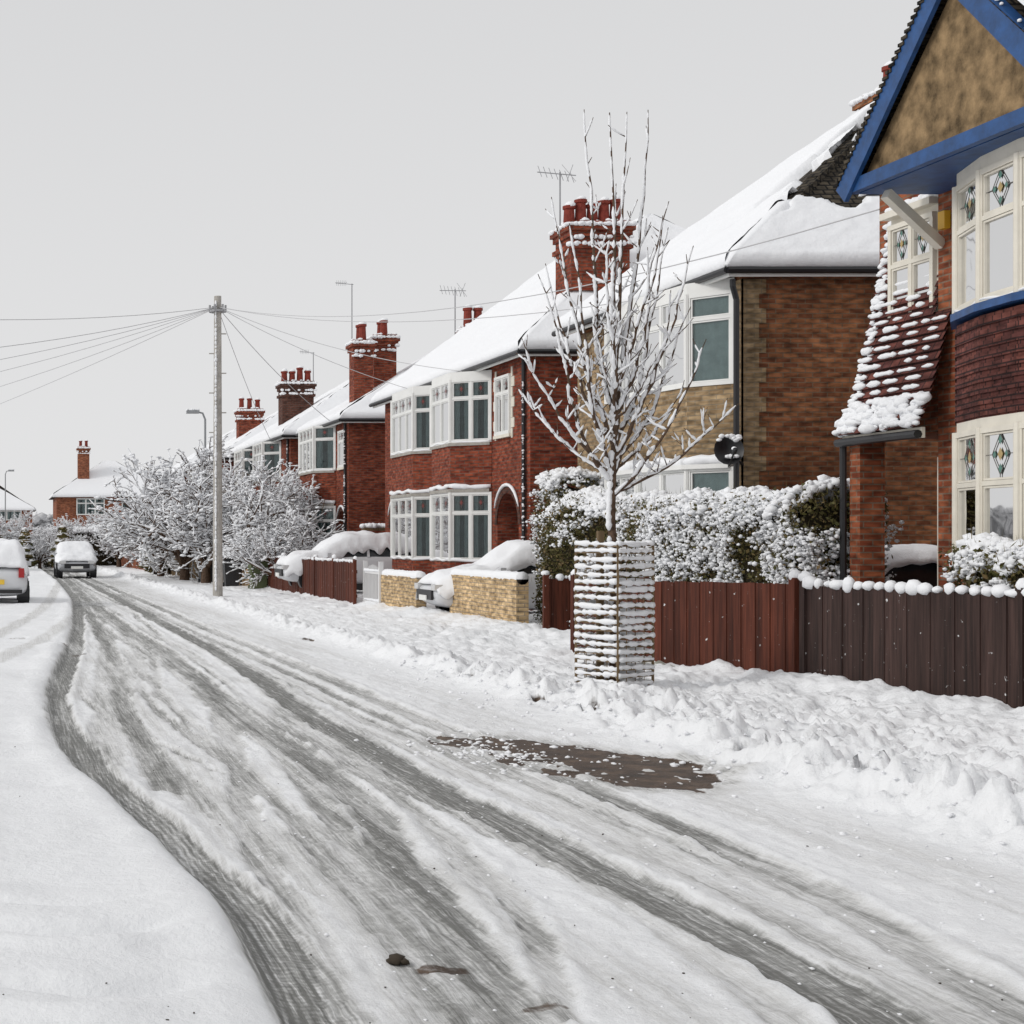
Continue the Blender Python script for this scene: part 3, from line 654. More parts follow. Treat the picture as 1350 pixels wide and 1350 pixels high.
ft=sst(7.0,7.4,X)*(1-sst(8.3,8.8,X)); H+=-.04*ft*(.5+lumpy2); 
foot=sst(.6,.70,fbm(X*3.2,Y*2.1,2,99)); H-=ft*foot*.06
xf=interp([(-30,9.4),(13.6,9.18),(16.8,8.88),(19.5,8.3),(21.3,8.1),(23,9.2),(60,8.6)],Y)
H+=.08*np.exp(-((X-xf+.1)/.3)**2)*(lumpy+.2)
H=H*(1-D*.9)-D*.02
H=np.where(Y>100,H*.3,H)
V=np.stack([X,Y,H],-1).reshape(-1,3); w=len(cols); i=np.arange(len(rows)-1)[:,None]*w+np.arange(w-1)[None]
F=np.stack([i,i+1,i+w+1,i+w],-1).reshape(-1,4)
def groundmat():
    m,nt,b=newmat('snowy_ground'); b.inputs['Specular IOR Level'].default_value=.25
    at=N(nt,'ShaderNodeAttribute',attribute_name='track'); ad=N(nt,'ShaderNodeAttribute',attribute_name='dirt'); au=N(nt,'ShaderNodeAttribute',attribute_name='across'); gg=N(nt,'ShaderNodeAttribute',attribute_name='grass')
    tc=N(nt,'ShaderNodeTexCoord')
    mp=N(nt,'ShaderNodeMapping'); mp.inputs['Scale'].default_value=(60,1.3,1); nt.links.new(tc.outputs['Object'],mp.inputs[0])
    ns=N(nt,'ShaderNodeTexNoise',Scale=1.0,Detail=7.0,Roughness=.7); nt.links.new(mp.outputs[0],ns.inputs['Vector'])
    nf=N(nt,'ShaderNodeTexNoise',Scale=18.0,Detail=9.0,Roughness=.68); nt.links.new(tc.outputs['Object'],nf.inputs['Vector'])
    def mth(op,a,bb,clamp=False):
        n=N(nt,'ShaderNodeMath',operation=op,use_clamp=clamp)
        for k,x in enumerate((a,bb)):
            if isinstance(x,(int,float)): n.inputs[k].default_value=x
            elif x is not None: nt.links.new(x,n.inputs[k])
        return n.outputs[0]
    nsc=N(nt,'ShaderNodeMapRange'); nsc.inputs[1].default_value=.36; nsc.inputs[2].default_value=.64; nsc.inputs[3].default_value=.5; nsc.inputs[4].default_value=1.4
    nt.links.new(ns.outputs['Fac'],nsc.inputs[0])
    t1=mth('MULTIPLY',at.outputs['Fac'],nsc.outputs[0])
    t1=mth('ADD',t1,mth('MULTIPLY',at.outputs['Fac'],mth('MULTIPLY',mth('SUBTRACT',nf.outputs['Fac'],.5),1.6)),True)
    rib=mth('SINE',mth('MULTIPLY',au.outputs['Fac'],150.0),None); sx=N(nt,'ShaderNodeSeparateXYZ'); nt.links.new(tc.outputs['Object'],sx.inputs[0])
    zig=mth('SINE',mth('ADD',mth('MULTIPLY',sx.outputs[1],130.0),mth('MULTIPLY',au.outputs['Fac'],60.0)),None)
    ribm=mth('MULTIPLY',mth('ADD',rib,mth('MULTIPLY',zig,.4)),at.outputs['Fac'])
    near=N(nt,'ShaderNodeAttribute',attribute_name='tread')
    ribm=mth('MULTIPLY',ribm,near.outputs['Fac'])
    t2=mth('ADD',t1,mth('MULTIPLY',ribm,.24),True)
    r=N(nt,'ShaderNodeValToRGB'); e=r.color_ramp.elements; e[0].position=0; e[0].color=(.85,.86,.875,1); e[1].position=1; e[1].color=(.19,.19,.18,1)
    x=e.new(.3); x.color=(.66,.66,.655,1); x=e.new(.6); x.color=(.39,.39,.38,1)
    nt.links.new(t2,r.inputs[0])
    nd=N(nt,'ShaderNodeTexNoise',Scale=5.0,Detail=10.0,Roughness=.75); nt.links.new(tc.outputs['Object'],nd.inputs['Vector'])
    dr=N(nt,'ShaderNodeValToRGB'); e=dr.color_ramp.elements; e[0].position=.36; e[0].color=(.028,.017,.010,1); e[1].position=.66; e[1].color=(.15,.098,.062,1)
    x=e.new(.5); x.color=(.065,.040,.025,1)
    nt.links.new(nd.outputs['Fac'],dr.inputs[0])
    dm=mth('ADD',ad.outputs['Fac'],mth('MULTIPLY',mth('SUBTRACT',nf.outputs['Fac'],.5),mth('MULTIPLY',ad.outputs['Fac'],1.4)),True)
    dmr=N(nt,'ShaderNodeMapRange'); dmr.inputs[1].default_value=.3; dmr.inputs[2].default_value=.6; nt.links.new(dm,dmr.inputs[0])
    mx=N(nt,'ShaderNodeMixRGB'); nt.links.new(dmr.outputs[0],mx.inputs[0]); nt.links.new(r.outputs[0],mx.inputs[1]); nt.links.new(dr.outputs[0],mx.inputs[2])
    m2=N(nt,'ShaderNodeMixRGB'); m2.inputs[2].default_value=(.10,.10,.03,1); nt.links.new(gg.outputs['Fac'],m2.inputs[0]); nt.links.new(mx.outputs[0],m2.inputs[1]); nt.links.new(m2.outputs[0],b.inputs['Base Color'])
    rg=N(nt,'ShaderNodeMapRange'); rg.inputs[3].default_value=.8; rg.inputs[4].default_value=.5; nt.links.new(mth('MAXIMUM',dmr.outputs[0],mth('MULTIPLY',t2,.6)),rg.inputs[0]); nt.links.new(rg.outputs[0],b.inputs['Roughness'])
    hh=mth('ADD',mth('MULTIPLY',nf.outputs['Fac'],1.0),mth('MULTIPLY',mth('MULTIPLY',ns.outputs['Fac'],at.outputs['Fac']),1.2))
    hh=mth('ADD',hh,mth('MULTIPLY',ribm,-.15))
    bp=N(nt,'ShaderNodeBump',Strength=.7,Distance=.035); nt.links.new(hh,bp.inputs['Height']); nt.links.new(bp.outputs['Normal'],b.inputs['Normal'])
    return m
gm=groundmat()
go=npmesh('ground',None,V,F,gm)
for nm,arr in(('track',T),('dirt',D),('across',(X-P1-wob)),('grass',gr),('tread',((np.abs(X-P1-wob)<.2)*1.0*(1-sst(9,14,Y))+ (np.abs(X-P3-wob)<.17)*.5*(1-sst(9,14,Y))))):
    a=go.data.attributes.new(nm,'FLOAT','POINT'); a.data.foreach_set('value',arr.astype(np.float32).ravel())

# ================================================================ FENCES
def fence(name,path,h0,h1,mat,bw=.1,caps=True,thick=.025,seed=0,capr=.05,posts=True,base=-.05,capp=.93):
    random.seed(seed); e=empty(name,(*path[0],0)); g=G(); pg=G(); cc=[];cr=[]
    tot=sum(math.dist(a,b) for a,b in zip(path,path[1:])); acc=0
    for a,b in zip(path,path[1:]):
        L=math.dist(a,b); d=((b[0]-a[0])/L,(b[1]-a[1])/L); n=(-d[1],d[0]); k=int(L/bw)
        for i in range(k):
            u=i*L/k; t=(acc+u)/tot; z=h0+(h1-h0)*t+random.uniform(-.008,.008); o=.008*(i%2)+random.uniform(-.003,.003)
            lbox(g,a,d,n,u+.0015,u+L/k-.0015,base,z,o,o+thick)
            if caps and random.random()<capp:
                p=(a[0]+d[0]*(u+L/k/2)+n[0]*.015,a[1]+d[1]*(u+L/k/2)+n[1]*.015,z+capr*.4); cc.append(p); cr.append(capr*random.uniform(.75,1.25))
        lbox(pg,a,d,n,0,L,.25,.33,-.05,-.005); lbox(pg,a,d,n,0,L,h0-.28,h0-.2,-.05,-.005)
        if posts:
            m=max(1,round(L/2.4))
            for i in range(m+1):
                u=L*i/m-.05; z=h0+(h1-h0)*(acc+u)/tot+.07; lbox(pg,a,d,n,u,u+.09,base,z,-.02,.055); cc.append((a[0]+d[0]*(u+.05),a[1]+d[1]*(u+.05),z+.02)); cr.append(.07)
        acc+=L
    part('boards',e,g,mat); part('posts_and_rails',e,pg,mat)
    if cc: v,f=blobs(cc,cr,sq=(1,1,.85),tmpl=ICO2,jit=.06); npmesh('fence_snow',e,v,f,'snow')
    fix(e); return e
fence('wooden_fence',[(9.55,8.5),(9.18,13.6),(8.9,16.75)],1.15,1.15,'fenceR',.16,capr=.070,seed=2,capp=.97)
fence('wooden_fence',[(8.86,16.9),(8.3,19.5),(8.08,21.3)],1.16,1.10,'fenceL',.12,capr=.014,seed=3,capp=.3)
fence('wooden_fence',[(8.62,36.8),(8.55,48)],1.12,1.12,'fenceL',.12,capr=.045,seed=4)
fence('wooden_fence',[(9.2,25.6),(10.1,25.6)][::-1],1.0,1.0,'fenceL',.1,capr=.05,seed=5)
fence('wooden_fence',[(8.3,52),(8.0,60),(7.8,75)],1.1,1.1,'stump',.14,capr=.07,seed=6)
def gwall(name,a,b,h,mat,th=.22,piers=True):
    e=empty(name,(*a,0)); L=math.dist(a,b); d=((b[0]-a[0])/L,(b[1]-a[1])/L); n=(-d[1],d[0])
    g=G(); lbox(g,a,d,n,0,L,-.05,h,-th/2,th/2)
    if piers:
        for u in(0,L-.36): lbox(g,a,d,n,u-.02,u+.34,-.06,h+.1,-.18,.18)
    part('brickwork',e,g,mat)
    m=int(L/.09); P=[(a[0]+d[0]*L*k/m,a[1]+d[1]*L*k/m,h+(.12 if piers and (k/m*L<.35 or k/m*L>L-.38) else .02)) for k in range(m+1)]
    g=G(); tube(g,P,[random.uniform(.10,.125) for _ in P],10); part('wall_snow',e,g,'snow',True); fix(e); return e
gwall('garden_wall',(9.3,27.0),(9.3,31.0),.95,'yellowbrick',piers=False); gwall('garden_wall',(9.0,32.4),(8.95,35.2),.85,'yellowbrick',piers=False)
gwall('garden_wall',(8.5,49),(8.4,51.8),.8,'tanbrick')
gwall('garden_wall',(7.8,76),(7.2,110),.9,'brick',piers=False)
e=empty('garden_gate',(8.9,35.5,0)); g=G()
for k in range(11): box(g,8.84,8.87,35.3+k*.135,35.33+k*.135,.1,.95+.12*math.sin(math.pi*k/10))
box(g,8.83,8.88,35.27,36.75,.15,.2); box(g,8.83,8.88,35.27,36.75,.85,.9); box(g,8.8,8.9,35.2,35.27,0,1.15); box(g,8.8,8.9,36.72,36.8,0,1.15)
part('bars',e,g,'gate'); v,f=blobs([(8.85,35.3+k*.1,.93) for k in range(15)]+[(8.85,35.3+k*.1,.23) for k in range(15)],[.05]*30,tmpl=ICO2,jit=.08); npmesh('gate_snow',e,v,f,'snow'); fix(e)
def bin_(x,y,mat='bin'):
    e=empty('wheelie_bin',(x,y,0)); g=G()
    vs=[(x-.22,y-.24,.08),(x+.22,y-.24,.08),(x+.22,y+.26,.08),(x-.22,y+.26,.08),(x-.29,y-.34,1.0),(x+.29,y-.34,1.0),(x+.29,y+.36,1.0),(x-.29,y+.36,1.0)]
    g.add(vs,BF); box(g,x-.31,x+.31,y-.37,y+.4,1.0,1.07); tube(g,[(x-.25,y+.42,1.0),(x+.25,y+.42,1.0)],.02,6)
    for s in(-.24,.24): tube(g,[(x+s-.03,y+.25,.1),(x+s+.03,y+.25,.1)],.1,12)
    part('bin_body',e,g,mat); v,f=blobs([(x+random.uniform(-.25,.25),y+random.uniform(-.3,.3),1.1) for _ in range(14)],[.12]*14,sq=(1.1,1.1,.7),tmpl=ICO2,jit=.05); npmesh('bin_snow',e,v,f,'snow'); fix(e)
bin_(8.25,48.5); bin_(7.9,51.8,'black'); bin_(7.75,57,'black'); bin_(11.0,46.5,'black')

# ================================================================ HEDGES
def hedge(name,path,half,h,nleaf=22000,nclust=500,seed=0,side=(.5,.5),lump=.18,topth=.12,spread=1.0,lo=.30,topd=1300):
    rg=np.random.default_rng(seed); e=empty(name,(path[0][0],path[0][1],0))
    p=np.array(path,float); seg=np.linalg.norm(np.diff(p,axis=0),axis=1); cum=np.concatenate([[0],np.cumsum(seg)]); L=cum[-1]
    def at(u): return np.stack([np.interp(u,cum,p[:,0]),np.interp(u,cum,p[:,1])],-1)
    def hgt(u): 
        hh=np.interp(u,cum,h) if hasattr(h,'__len__') else np.full(len(u),h)
        return hh*(1+(fbm(u*1.1,u*0+seed,3,seed)-.5)*lump)
    def surf(n,topw):
        u=rg.uniform(-.1,L+.1,n); a=rg.uniform(0,1,n); sd=rg.choice([-1,1],n,p=[.25,.75]); top=rg.random(n)<topw
        hl=hgt(u); z=np.where(top,hl,hl*a); w=np.where(top,rg.uniform(-1,1,n),sd*1.0)
        bul=1+(fbm(u*1.7+5,z*1.7+sd,3,seed+3)-.5)*.9
        rnd=np.clip((z-(hl-.25))/.25,0,1); wr=np.where(top,w,w*np.sqrt(1-.35*rnd**2)); z=np.where(top,z-.22*np.abs(w)**3,z)
        c=at(np.clip(u,0,L)); d=np.stack([np.interp(u,cum,np.gradient(p[:,0],cum)),np.interp(u,cum,np.gradient(p[:,1],cum))],-1); d/=np.linalg.norm(d,axis=1)[:,None]
        nn=np.stack([-d[:,1],d[:,0]],-1); ext=(u-np.clip(u,0,L))[:,None]*d
        xy=c+ext+nn*(wr*half*bul)[:,None]
        en=rg.random(n)<.14; ue=rg.choice([0,L],n); ce=at(ue); w2=rg.uniform(-1,1,n); de=np.where(ue[:,None]==0,-1,1)*d
        xe=ce+nn*(w2*half)[:,None]+de*(.1+.2*rg.random((n,1))); m=en&~top; xy[m]=xe[m]
        return np.column_stack([xy,z]),hl,np.where(m,ue,u),nn
    nu=int(L/.2)+1; us=np.linspace(0,L,nu); c=at(us); g=G(); d=(p[-1]-p[0])/np.linalg.norm(p[-1]-p[0]); nn=np.array([-d[1],d[0]]); HH=hgt(us)*.93
    vs=[]
    for i in range(nu):
        k=half*.74; hh=HH[i]
        vs+=[(c[i,0]+nn[0]*k,c[i,1]+nn[1]*k,0),(c[i,0]+nn[0]*k,c[i,1]+nn[1]*k,hh-.15),(c[i,0],c[i,1],hh),(c[i,0]-nn[0]*k,c[i,1]-nn[1]*k,hh-.15),(c[i,0]-nn[0]*k,c[i,1]-nn[1]*k,0)]
    fs=[(i*5+j,(i+1)*5+j,(i+1)*5+j+1,i*5+j+1) for i in range(nu-1) for j in range(4)]+[tuple(range(5)),tuple(range((nu-1)*5,nu*5))]
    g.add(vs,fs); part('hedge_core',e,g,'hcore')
    def quads(P,s,long=.25,up=.35,mat='leaf',nm='hedge_leaves'):
        n=len(P); s=s[:,None]; a=rg.normal(0,1,(n,3)); a/=np.linalg.norm(a,axis=1)[:,None]; b=rg.normal(0,1,(n,3)); b-=a*(a*b).sum(1)[:,None]; b/=np.linalg.norm(b,axis=1)[:,None]
        tw=rg.random((n,1))<long; sa=np.where(tw,s*3.0,s); sb=np.where(tw,.005,s*.6); a=np.where(tw,a*[.6,.6,1.0]+[0,0,up],a)
        V=np.stack([P-a*sa,P+b*sb,P+a*sa,P-b*sb],1).reshape(-1,3); npmesh(nm,e,V,np.arange(n*4).reshape(-1,4),mat,False)
    P,hl,u,_=surf(nleaf,.2); P+=rg.normal(0,.045*spread,P.shape); quads(P,rg.uniform(.018,.04,nleaf))
    P,hl,u,_=surf(nclust*8,.0); rel=P[:,2]/hl; nz=fbm(u*1.6,P[:,2]*2.2,3,seed+7)
    sp=side[0]+(side[1]-side[0])*np.clip(u/L,0,1)
    pr=sp*sst(lo,lo+.26,nz+.16*(rel-.5))*(.25+.75*rel); k=rg.random(len(P))<pr; P=P[k][:nclust*4]
    m=11; R_=rg.uniform(.04,.11,len(P))*spread; C=np.repeat(P,m,0)+rg.normal(0,1,(len(P)*m,3))*np.repeat(R_,m)[:,None]*[.9,.9,.45]; r=rg.uniform(.012,.040,len(C))
    Pt,hl,u,_=surf(int(L*topd),1.0); nz=fbm(Pt[:,0]*4,Pt[:,1]*4,3,seed+21)
    Pt=Pt[nz>.24]; nz=nz[nz>.24]; Pt[:,2]+=topth*(nz-.2)*1.5+rg.normal(0,.022,len(Pt)); rt=rg.uniform(.025,.075,len(Pt))
    v,f=blobs(np.vstack([C,Pt]),np.concatenate([r,rt]),sq=(1,1,.75),jit=.12); npmesh('hedge_snow',e,v,f,'snow')
    quads(C+rg.normal(0,.03*spread,C.shape),rg.uniform(.010,.022,len(C)),0,0,'snow','hedge_snow_flecks')
    P,hl,u,_=surf(int(L*45),1.0); P[:,2]+=.05; quads(P,rg.uniform(.02,.05,len(P)),1.0,1.2,'leaf','hedge_twigs')
    fix(e)
hedge('hedge',[(10.45,19.0),(10.35,22),(10.25,27.3)],.5,[2.2,2.22,2.3],46000,560,1,side=(1.5,.05),lump=.2,lo=.36)
hedge('hedge',[(10.6,27.8),(10.8,28.9)],.45,[2.85,2.85],7000,120,2)
hedge('hedge',[(9.72,10.5),(9.66,14.95)],.18,[1.58,1.56],20000,300,3,side=(.6,.6),spread=.6,topth=.08,topd=700,lo=.36)
hedge('hedge',[(8.9,54),(8.6,66)],.5,[1.5,1.6],9000,300,4,side=(.9,.9))
hedge('hedge',[(3,92),(8,96)],.8,[2.2,2.6],6000,200,6,side=(.9,.9))
hedge('hedge',[(-9,75),(-3,100)],.8,[1.8,2.0],5000,200,7,side=(.9,.9))

# ================================================================ TREES
def polytube_np(segs,n=5):
    g=G()
    for pts,r in segs: tube(g,pts,r,n,cap=False)
    return g
random.seed(21)
tx,ty=6.68,16.5
e=empty('street_tree',(tx,ty,0)); segs=[]
trunk=[(tx,ty,-.05),(tx+.01,ty,1.0),(tx-.03,ty,1.9),(tx-.01,ty,2.5),(tx+.02,ty,3.1),(tx-.02,ty,4.0),(tx+.01,ty,5.0),(tx-.05,ty,6.3)]
segs.append((trunk,[.055,.048,.041,.034,.027,.020,.013,.006]))
def px(x,y): return (x/121.2,1.65+(712-y)/121.2)
targets=[((672,450),2.25),((692,370),2.3),((722,345),2.7),((742,250),2.6),((770,330),3.0),((793,125),2.8),((825,148),3.1),((858,142),2.7),((872,270),2.9),((898,330),2.4),((925,400),2.5),((905,455),2.2),((955,535),2.15),((700,505),2.3),((840,300),3.3),((815,240),3.5),((785,395),3.2),((760,440),2.9),((850,470),2.8),((925,505),2.3),((740,300),2.35),((905,290),2.7),((890,380),2.35)]
for i,(t,z0) in enumerate(targets):
    X1,Z1=px(*t); dy=random.uniform(-1,1)*(.75 if abs(t[0]-810)<70 else .5); z0=z0+random.uniform(-.1,.15)
    P0=Vector((tx,ty,z0)); P3_=Vector((X1,ty+dy,Z1)); Pm=Vector((tx+(X1-tx)*.62,ty+dy*.6,z0+(Z1-z0)*.36))
    n=14; pts=[]; w1=random.uniform(-.05,.05)
    for k in range(n+1):
        s=k/n; q=P0*(1-s)**2+Pm*2*s*(1-s)+P3_*s*s; q=q+Vector((w1*math.sin(6*s)+random.uniform(-.018,.018),random.uniform(-.015,.015),0)); pts.append(tuple(q))
    L=(P3_-P0).length; r0=.008+.0040*L
    segs.append((pts,[r0*(1-k/n)**.8+.004 for k in range(n+1)]))
    for k in range(2,n):
        for rep in range(1 if random.random()<.6 else 2):
            if random.random()<.75:
                s=Vector(pts[k]); d=Vector((random.uniform(-1,1),random.uniform(-1,1),random.uniform(.3,1.1))).normalized()
                l=random.uniform(.08,.48)*(1.1-k/n*.7); m=s+d*l*.5+Vector((0,0,.01)); q=s+d*l+Vector((0,0,l*.25))
                segs.append(([tuple(s),tuple(m),tuple(q)],[.0065,.005,.0032]))
                if l>.25: 
                    for _ in range(2):
                        q2=m+Vector((random.uniform(-.15,.15),random.uniform(-.15,.15),random.uniform(.03,.2))); segs.append(([tuple(m),tuple(q2)],[.0045,.003]))
part('branches',e,polytube_np(segs,6),'bark',True)
sn=[]; pp=[]; rr_=[]
def flush_():
    global pp,rr_
    if len(pp)>1: rr_[0]*=.4; rr_[-1]*=.4; sn.append((pp,rr_))
    pp=[];rr_=[]
for pts,r in segs:
    for (a,b),(ra,rb) in zip(zip(pts,pts[1:]),zip(r,r[1:])):
        a=Vector(a);b=Vector(b);m=max(1,int((b-a).length/.03)); sl=math.hypot((b-a).x,(b-a).y)/max((b-a).length,1e-5)
        for k in range(m):
            s=k/m; q=ra+(rb-ra)*s; p=a.lerp(b,s)
            if p.z<.3: continue
            if random.random()<.06+.08*(1-sl): flush_(); continue
            rs=(min(q*.75,.022)+.0046+.0045*sl)*random.choice([.65,.85,1,1.15,1.35])
            side=.55+.45*(1-sl); pp.append((p.x-q*side,p.y-q*.6*(1-sl),p.z+q*.95*sl+.003)); rr_.append(rs)
    flush_()
part('branch_snow',e,polytube_np(sn,6),'snow',True)
fix(e)
e=empty('tree_guard',(tx,ty,0)); g=G(); sg=G(); th=R(28); hs=.275
def rot(x,y): return (tx+x*math.cos(th)-y*math.sin(th),ty+.0+x*math.sin(th)+y*math.cos(th))
cor=[rot(-hs,-hs),(rot(hs,-hs)),rot(hs,hs),rot(-hs,hs)]
for c in cor: beam(g,(*c,-.05),(*c,1.6),.022,.022)
for i in range(4):
    a,b=cor[i],cor[(i+1)%4]
    for k in range(19):
        z=.10+k*.083; z+=random.uniform(-.006,.006); z2=z+random.uniform(-.012,.012)
        beam(g,(*a,z),(*b,z2),.020,.014)
        m=14; bow_=random.uniform(-.012,.004)
        P=[(a[0]+(b[0]-a[0])*t/m,a[1]+(b[1]-a[1])*t/m,z+(z2-z)*t/m+.024+bow_*math.sin(math.pi*t/m)) for t in range(m+1)]
        rads=[random.choice([.012,.020,.026,.030,.036]) for _ in P]
        tube(sg,P,rads,7)
    for t in(.25,.5,.75): 
        q=(a[0]+(b[0]-a[0])*t,a[1]+(b[1]-a[1])*t); beam(g,(*q,0),(*q,1.6),.007,.007)
part('guard_wires',e,g,'stump'); part('guard_snow',e,sg,'snow',True)
g=G(); beam(g,(tx-.12,ty+.08,-.05),(tx-.12,ty+.08,1.75),.06,.06); part('support_stake',e,g,'stump'); 
c=[(tx+random.gauss(0,.28),ty+.05+random.gauss(0,.2),.04) for _ in range(50)]; v,f=blobs(c,[random.uniform(.03,.09) for _ in c],tmpl=ICO2,jit=.08); npmesh('base_snow',e,v,f,'snow')
fix(e)
def dense_tree(seed,h,rad,levels=5):
    random.seed(seed); segs=[]
    def rec(p,d,l,r,lev):
        n=4; pts=[tuple(p)]; rr=[r]; q=p.copy(); dd=d.copy()
        for k in range(n):
            dd=(dd+Vector((random.gauss(0,.18),random.gauss(0,.18),random.gauss(-.02,.14)))).normalized(); q=q+dd*l/n; pts.append(tuple(q)); rr.append(r*(1-.45*(k+1)/n))
            if lev>0:
                for _ in range(2):
                    if random.random()<.72:
                        nd=(dd+Vector((random.gauss(0,.8),random.gauss(0,.8),random.gauss(.10,.5)))).normalized()
                        rec(q.copy(),nd,l*random.uniform(.45,.75),r*.5,lev-1)
        segs.append((pts,rr))
    for k in range(6):
        a=k*1.05+random.uniform(-.3,.3); d=Vector((math.cos(a)*.7,math.sin(a)*.7,.8)).normalized()
        rec(Vector((random.uniform(-.1,.1),random.uniform(-.1,.1),.5)),d,h*.40,.07,levels-1)
    segs.append(([(0,0,-.1),(0,0,.3),(0,0,.7)],[.16,.13,.1]))
    return segs
def tree_meshes(seed,h,levels=4):
    segs=dense_tree(seed,h,h*.6,levels)
    mx=max(p[2] for s in segs for p in s[0]); k=h/mx
    segs=[([(p[0]*k,p[1]*k,p[2]*k) for p in a],[max(.014,x*k) for x in b]) for a,b in segs]
    g1=polytube_np(segs,4)
    out=[]
    for pts,r in segs:
        if random.random()<.14: continue
        out.append(([(p[0],p[1],p[2]+q*1.1) for p,q in zip(pts,r)],[min(.055,q*.85+.010)*random.uniform(.45,1.3) for q in r]))
    g2=polytube_np(out,5)
    pts=np.array([p for a,b in segs for p in a[2:]]); rg=np.random.default_rng(seed); sel=pts[rg.random(len(pts))<.6]
    v,f=blobs(sel+[0,0,.02],rg.uniform(.022,.078,len(sel)),sq=(1.3,1.3,.55),jit=.2)
    return g1,g2,v,f
def add_tree(name,T,loc,s=1,rz=0):
    e=empty(name,(0,0,0)); part('branches',e,T[0],'bark',True,uv=False); part('branch_snow',e,T[1],'snow',True,uv=False); npmesh('snow_clumps',e,T[2],T[3],'snow')
    e.location=loc; e.scale=(s,s,s); e.rotation_euler=(0,0,rz); return e
def dup(e,loc,s,rz):
    n=empty(e.name.split('.')[0],loc); n.scale=s if hasattr(s,'__len__') else (s,s,s); n.rotation_euler=(0,0,rz)
    for c in e.children: o=bpy.data.objects.new(c.name,c.data); sc.collection.objects.link(o); o.parent=n
    return n
T1=tree_meshes(5,4.6); T2=tree_meshes(9,4.0)
t1=add_tree('snowy_tree',T1,(8.9,50.5,0),.95); t2=add_tree('snowy_tree',T2,(7.6,56,0),1.2,1)
dup(t1,(7.3,60,0),1.25,2); dup(t2,(8.8,47.5,0),.68,3); dup(t1,(9.4,63,0),1.15,4.2); dup(t2,(7.0,66,0),1.05,.5); dup(t1,(9.8,54,0),.98,1.1)
dup(t2,(6.9,88,0),.95,1); dup(t1,(5.2,95,0),.75,2); dup(t2,(3.2,90,0),.8,3); dup(t1,(1.2,100,0),.8,1.5); dup(t2,(-1.5,92,0),.95,.6); dup(t1,(-3.5,80,0),1.1,.2); dup(t2,(8.2,105,0),1.1,2.2); dup(t2,(2.2,84,0),.65,2.2)
def conifer(x,y,h,seed):
    rg=np.random.default_rng(seed); e=empty('evergreen_tree',(x,y,0)); n=1800
    z=rg.uniform(.1,1,n); a=rg.uniform(0,6.28,n); r=(1-z)*h*.32*(.55+.45*rg.random(n))*(1+.25*np.sin(z*40)); P=np.column_stack([x+r*np.cos(a),y+r*np.sin(a),z*h])
    v,f=blobs(P,rg.uniform(.07,.16,n),jit=.3,sq=(1.2,1.2,.45)); npmesh('foliage',e,v,f,'leaf',False)
    P2=P[rg.random(n)<.55]+[0,0,.1]; v,f=blobs(P2,rg.uniform(.06,.14,len(P2)),sq=(1.2,1.2,.4)); npmesh('foliage_snow',e,v,f,'snow')
    g=G(); tube(g,[(x,y,-.1),(x,y,h*.9)],[.12,.03],8); part('trunk',e,g,'bark'); fix(e)
conifer(3.4,82,2.3,1); conifer(1.4,84,2.2,2); conifer(-.3,88,2.8,3); conifer(7.2,70,2.3,4)
e=empty('distant_treeline',(0,300,0)); rg=np.random.default_rng(4); n=9000
x=rg.uniform(-220,260,n); top=5+4*fbm(x*.06,x*0,4,3); z=rg.random(n)*top; y=300+rg.uniform(-6,6,n)
v,f=blobs(np.column_stack([x,y,z]),rg.uniform(.5,1.2,n),jit=.3); npmesh('tree_mass',e,v,f,simple('frosted_trees',(.5,.5,.51),.9,.3,.2)); fix(e)

# ================================================================ POLE, LAMPS, WIRES
e=empty('telephone_pole',(6.07,42.3,0)); g=G(); tube(g,[(6.07,42.3,-.1),(6.07,42.3,8.45)],[.14,.10],14)
for k in range(9): z=3.0+k*.55; beam(g,(6.07-.24*(k%2),42.3,z),(6.07+.24*((k+1)%2),42.3,z),.03,.03)
part('pole_shaft',e,g,'poleM')
g=G(); tube(g,[(6.07,42.3,8.0),(6.07,42.3,8.06)],.24,14)
for k in range(6): a=k*1.05; tube(g,[(6.07+.22*math.cos(a),42.3+.22*math.sin(a),8.0),(6.07+.22*math.cos(a),42.3+.22*math.sin(a),8.2)],.03,6)
part('wire_ring',e,g,'metal')
c=[(6.0,42.18,z) for z in np.arange(.3,8.3,.12)]; v,f=blobs(c,[random.uniform(.045,.075) for _ in c],sq=(.6,.6,1.4),jit=.1); npmesh('pole_snow',e,v,f,'snow'); fix(e)
e=empty('telephone_wires',(6.07,42.3,8)); g=G()
def wire(a,b,sag=.25,r=.010):
    a=Vector(a);b=Vector(b);n=16; tube(g,[tuple(a.lerp(b,k/n)-Vector((0,0,sag*4*(k/n)*(1-k/n)))) for k in range(n+1)],r,4)
pt=(6.07,42.3,8.15)
for (a,s) in(((-8,24,5.8),.5),((-8,33,5.5),.5),((-8,41,5.5),.4),((-8,47,5.4),.4),((-8,58,5.5),.4),((-8,75,5.5),.3),((10.9,18.8,5.75),.7),((11.3,23.4,5.6),.5),((11.5,36,5.6),.3),((11.5,41,5.6),.2),((11.1,50,5.4),.2),((10.8,60,5.4),.2),((10.6,74,5.3),.2)): wire(pt,a,s)
part('wires',e,g,simple('wire_grey',(.45,.45,.46),.6)); fix(e)
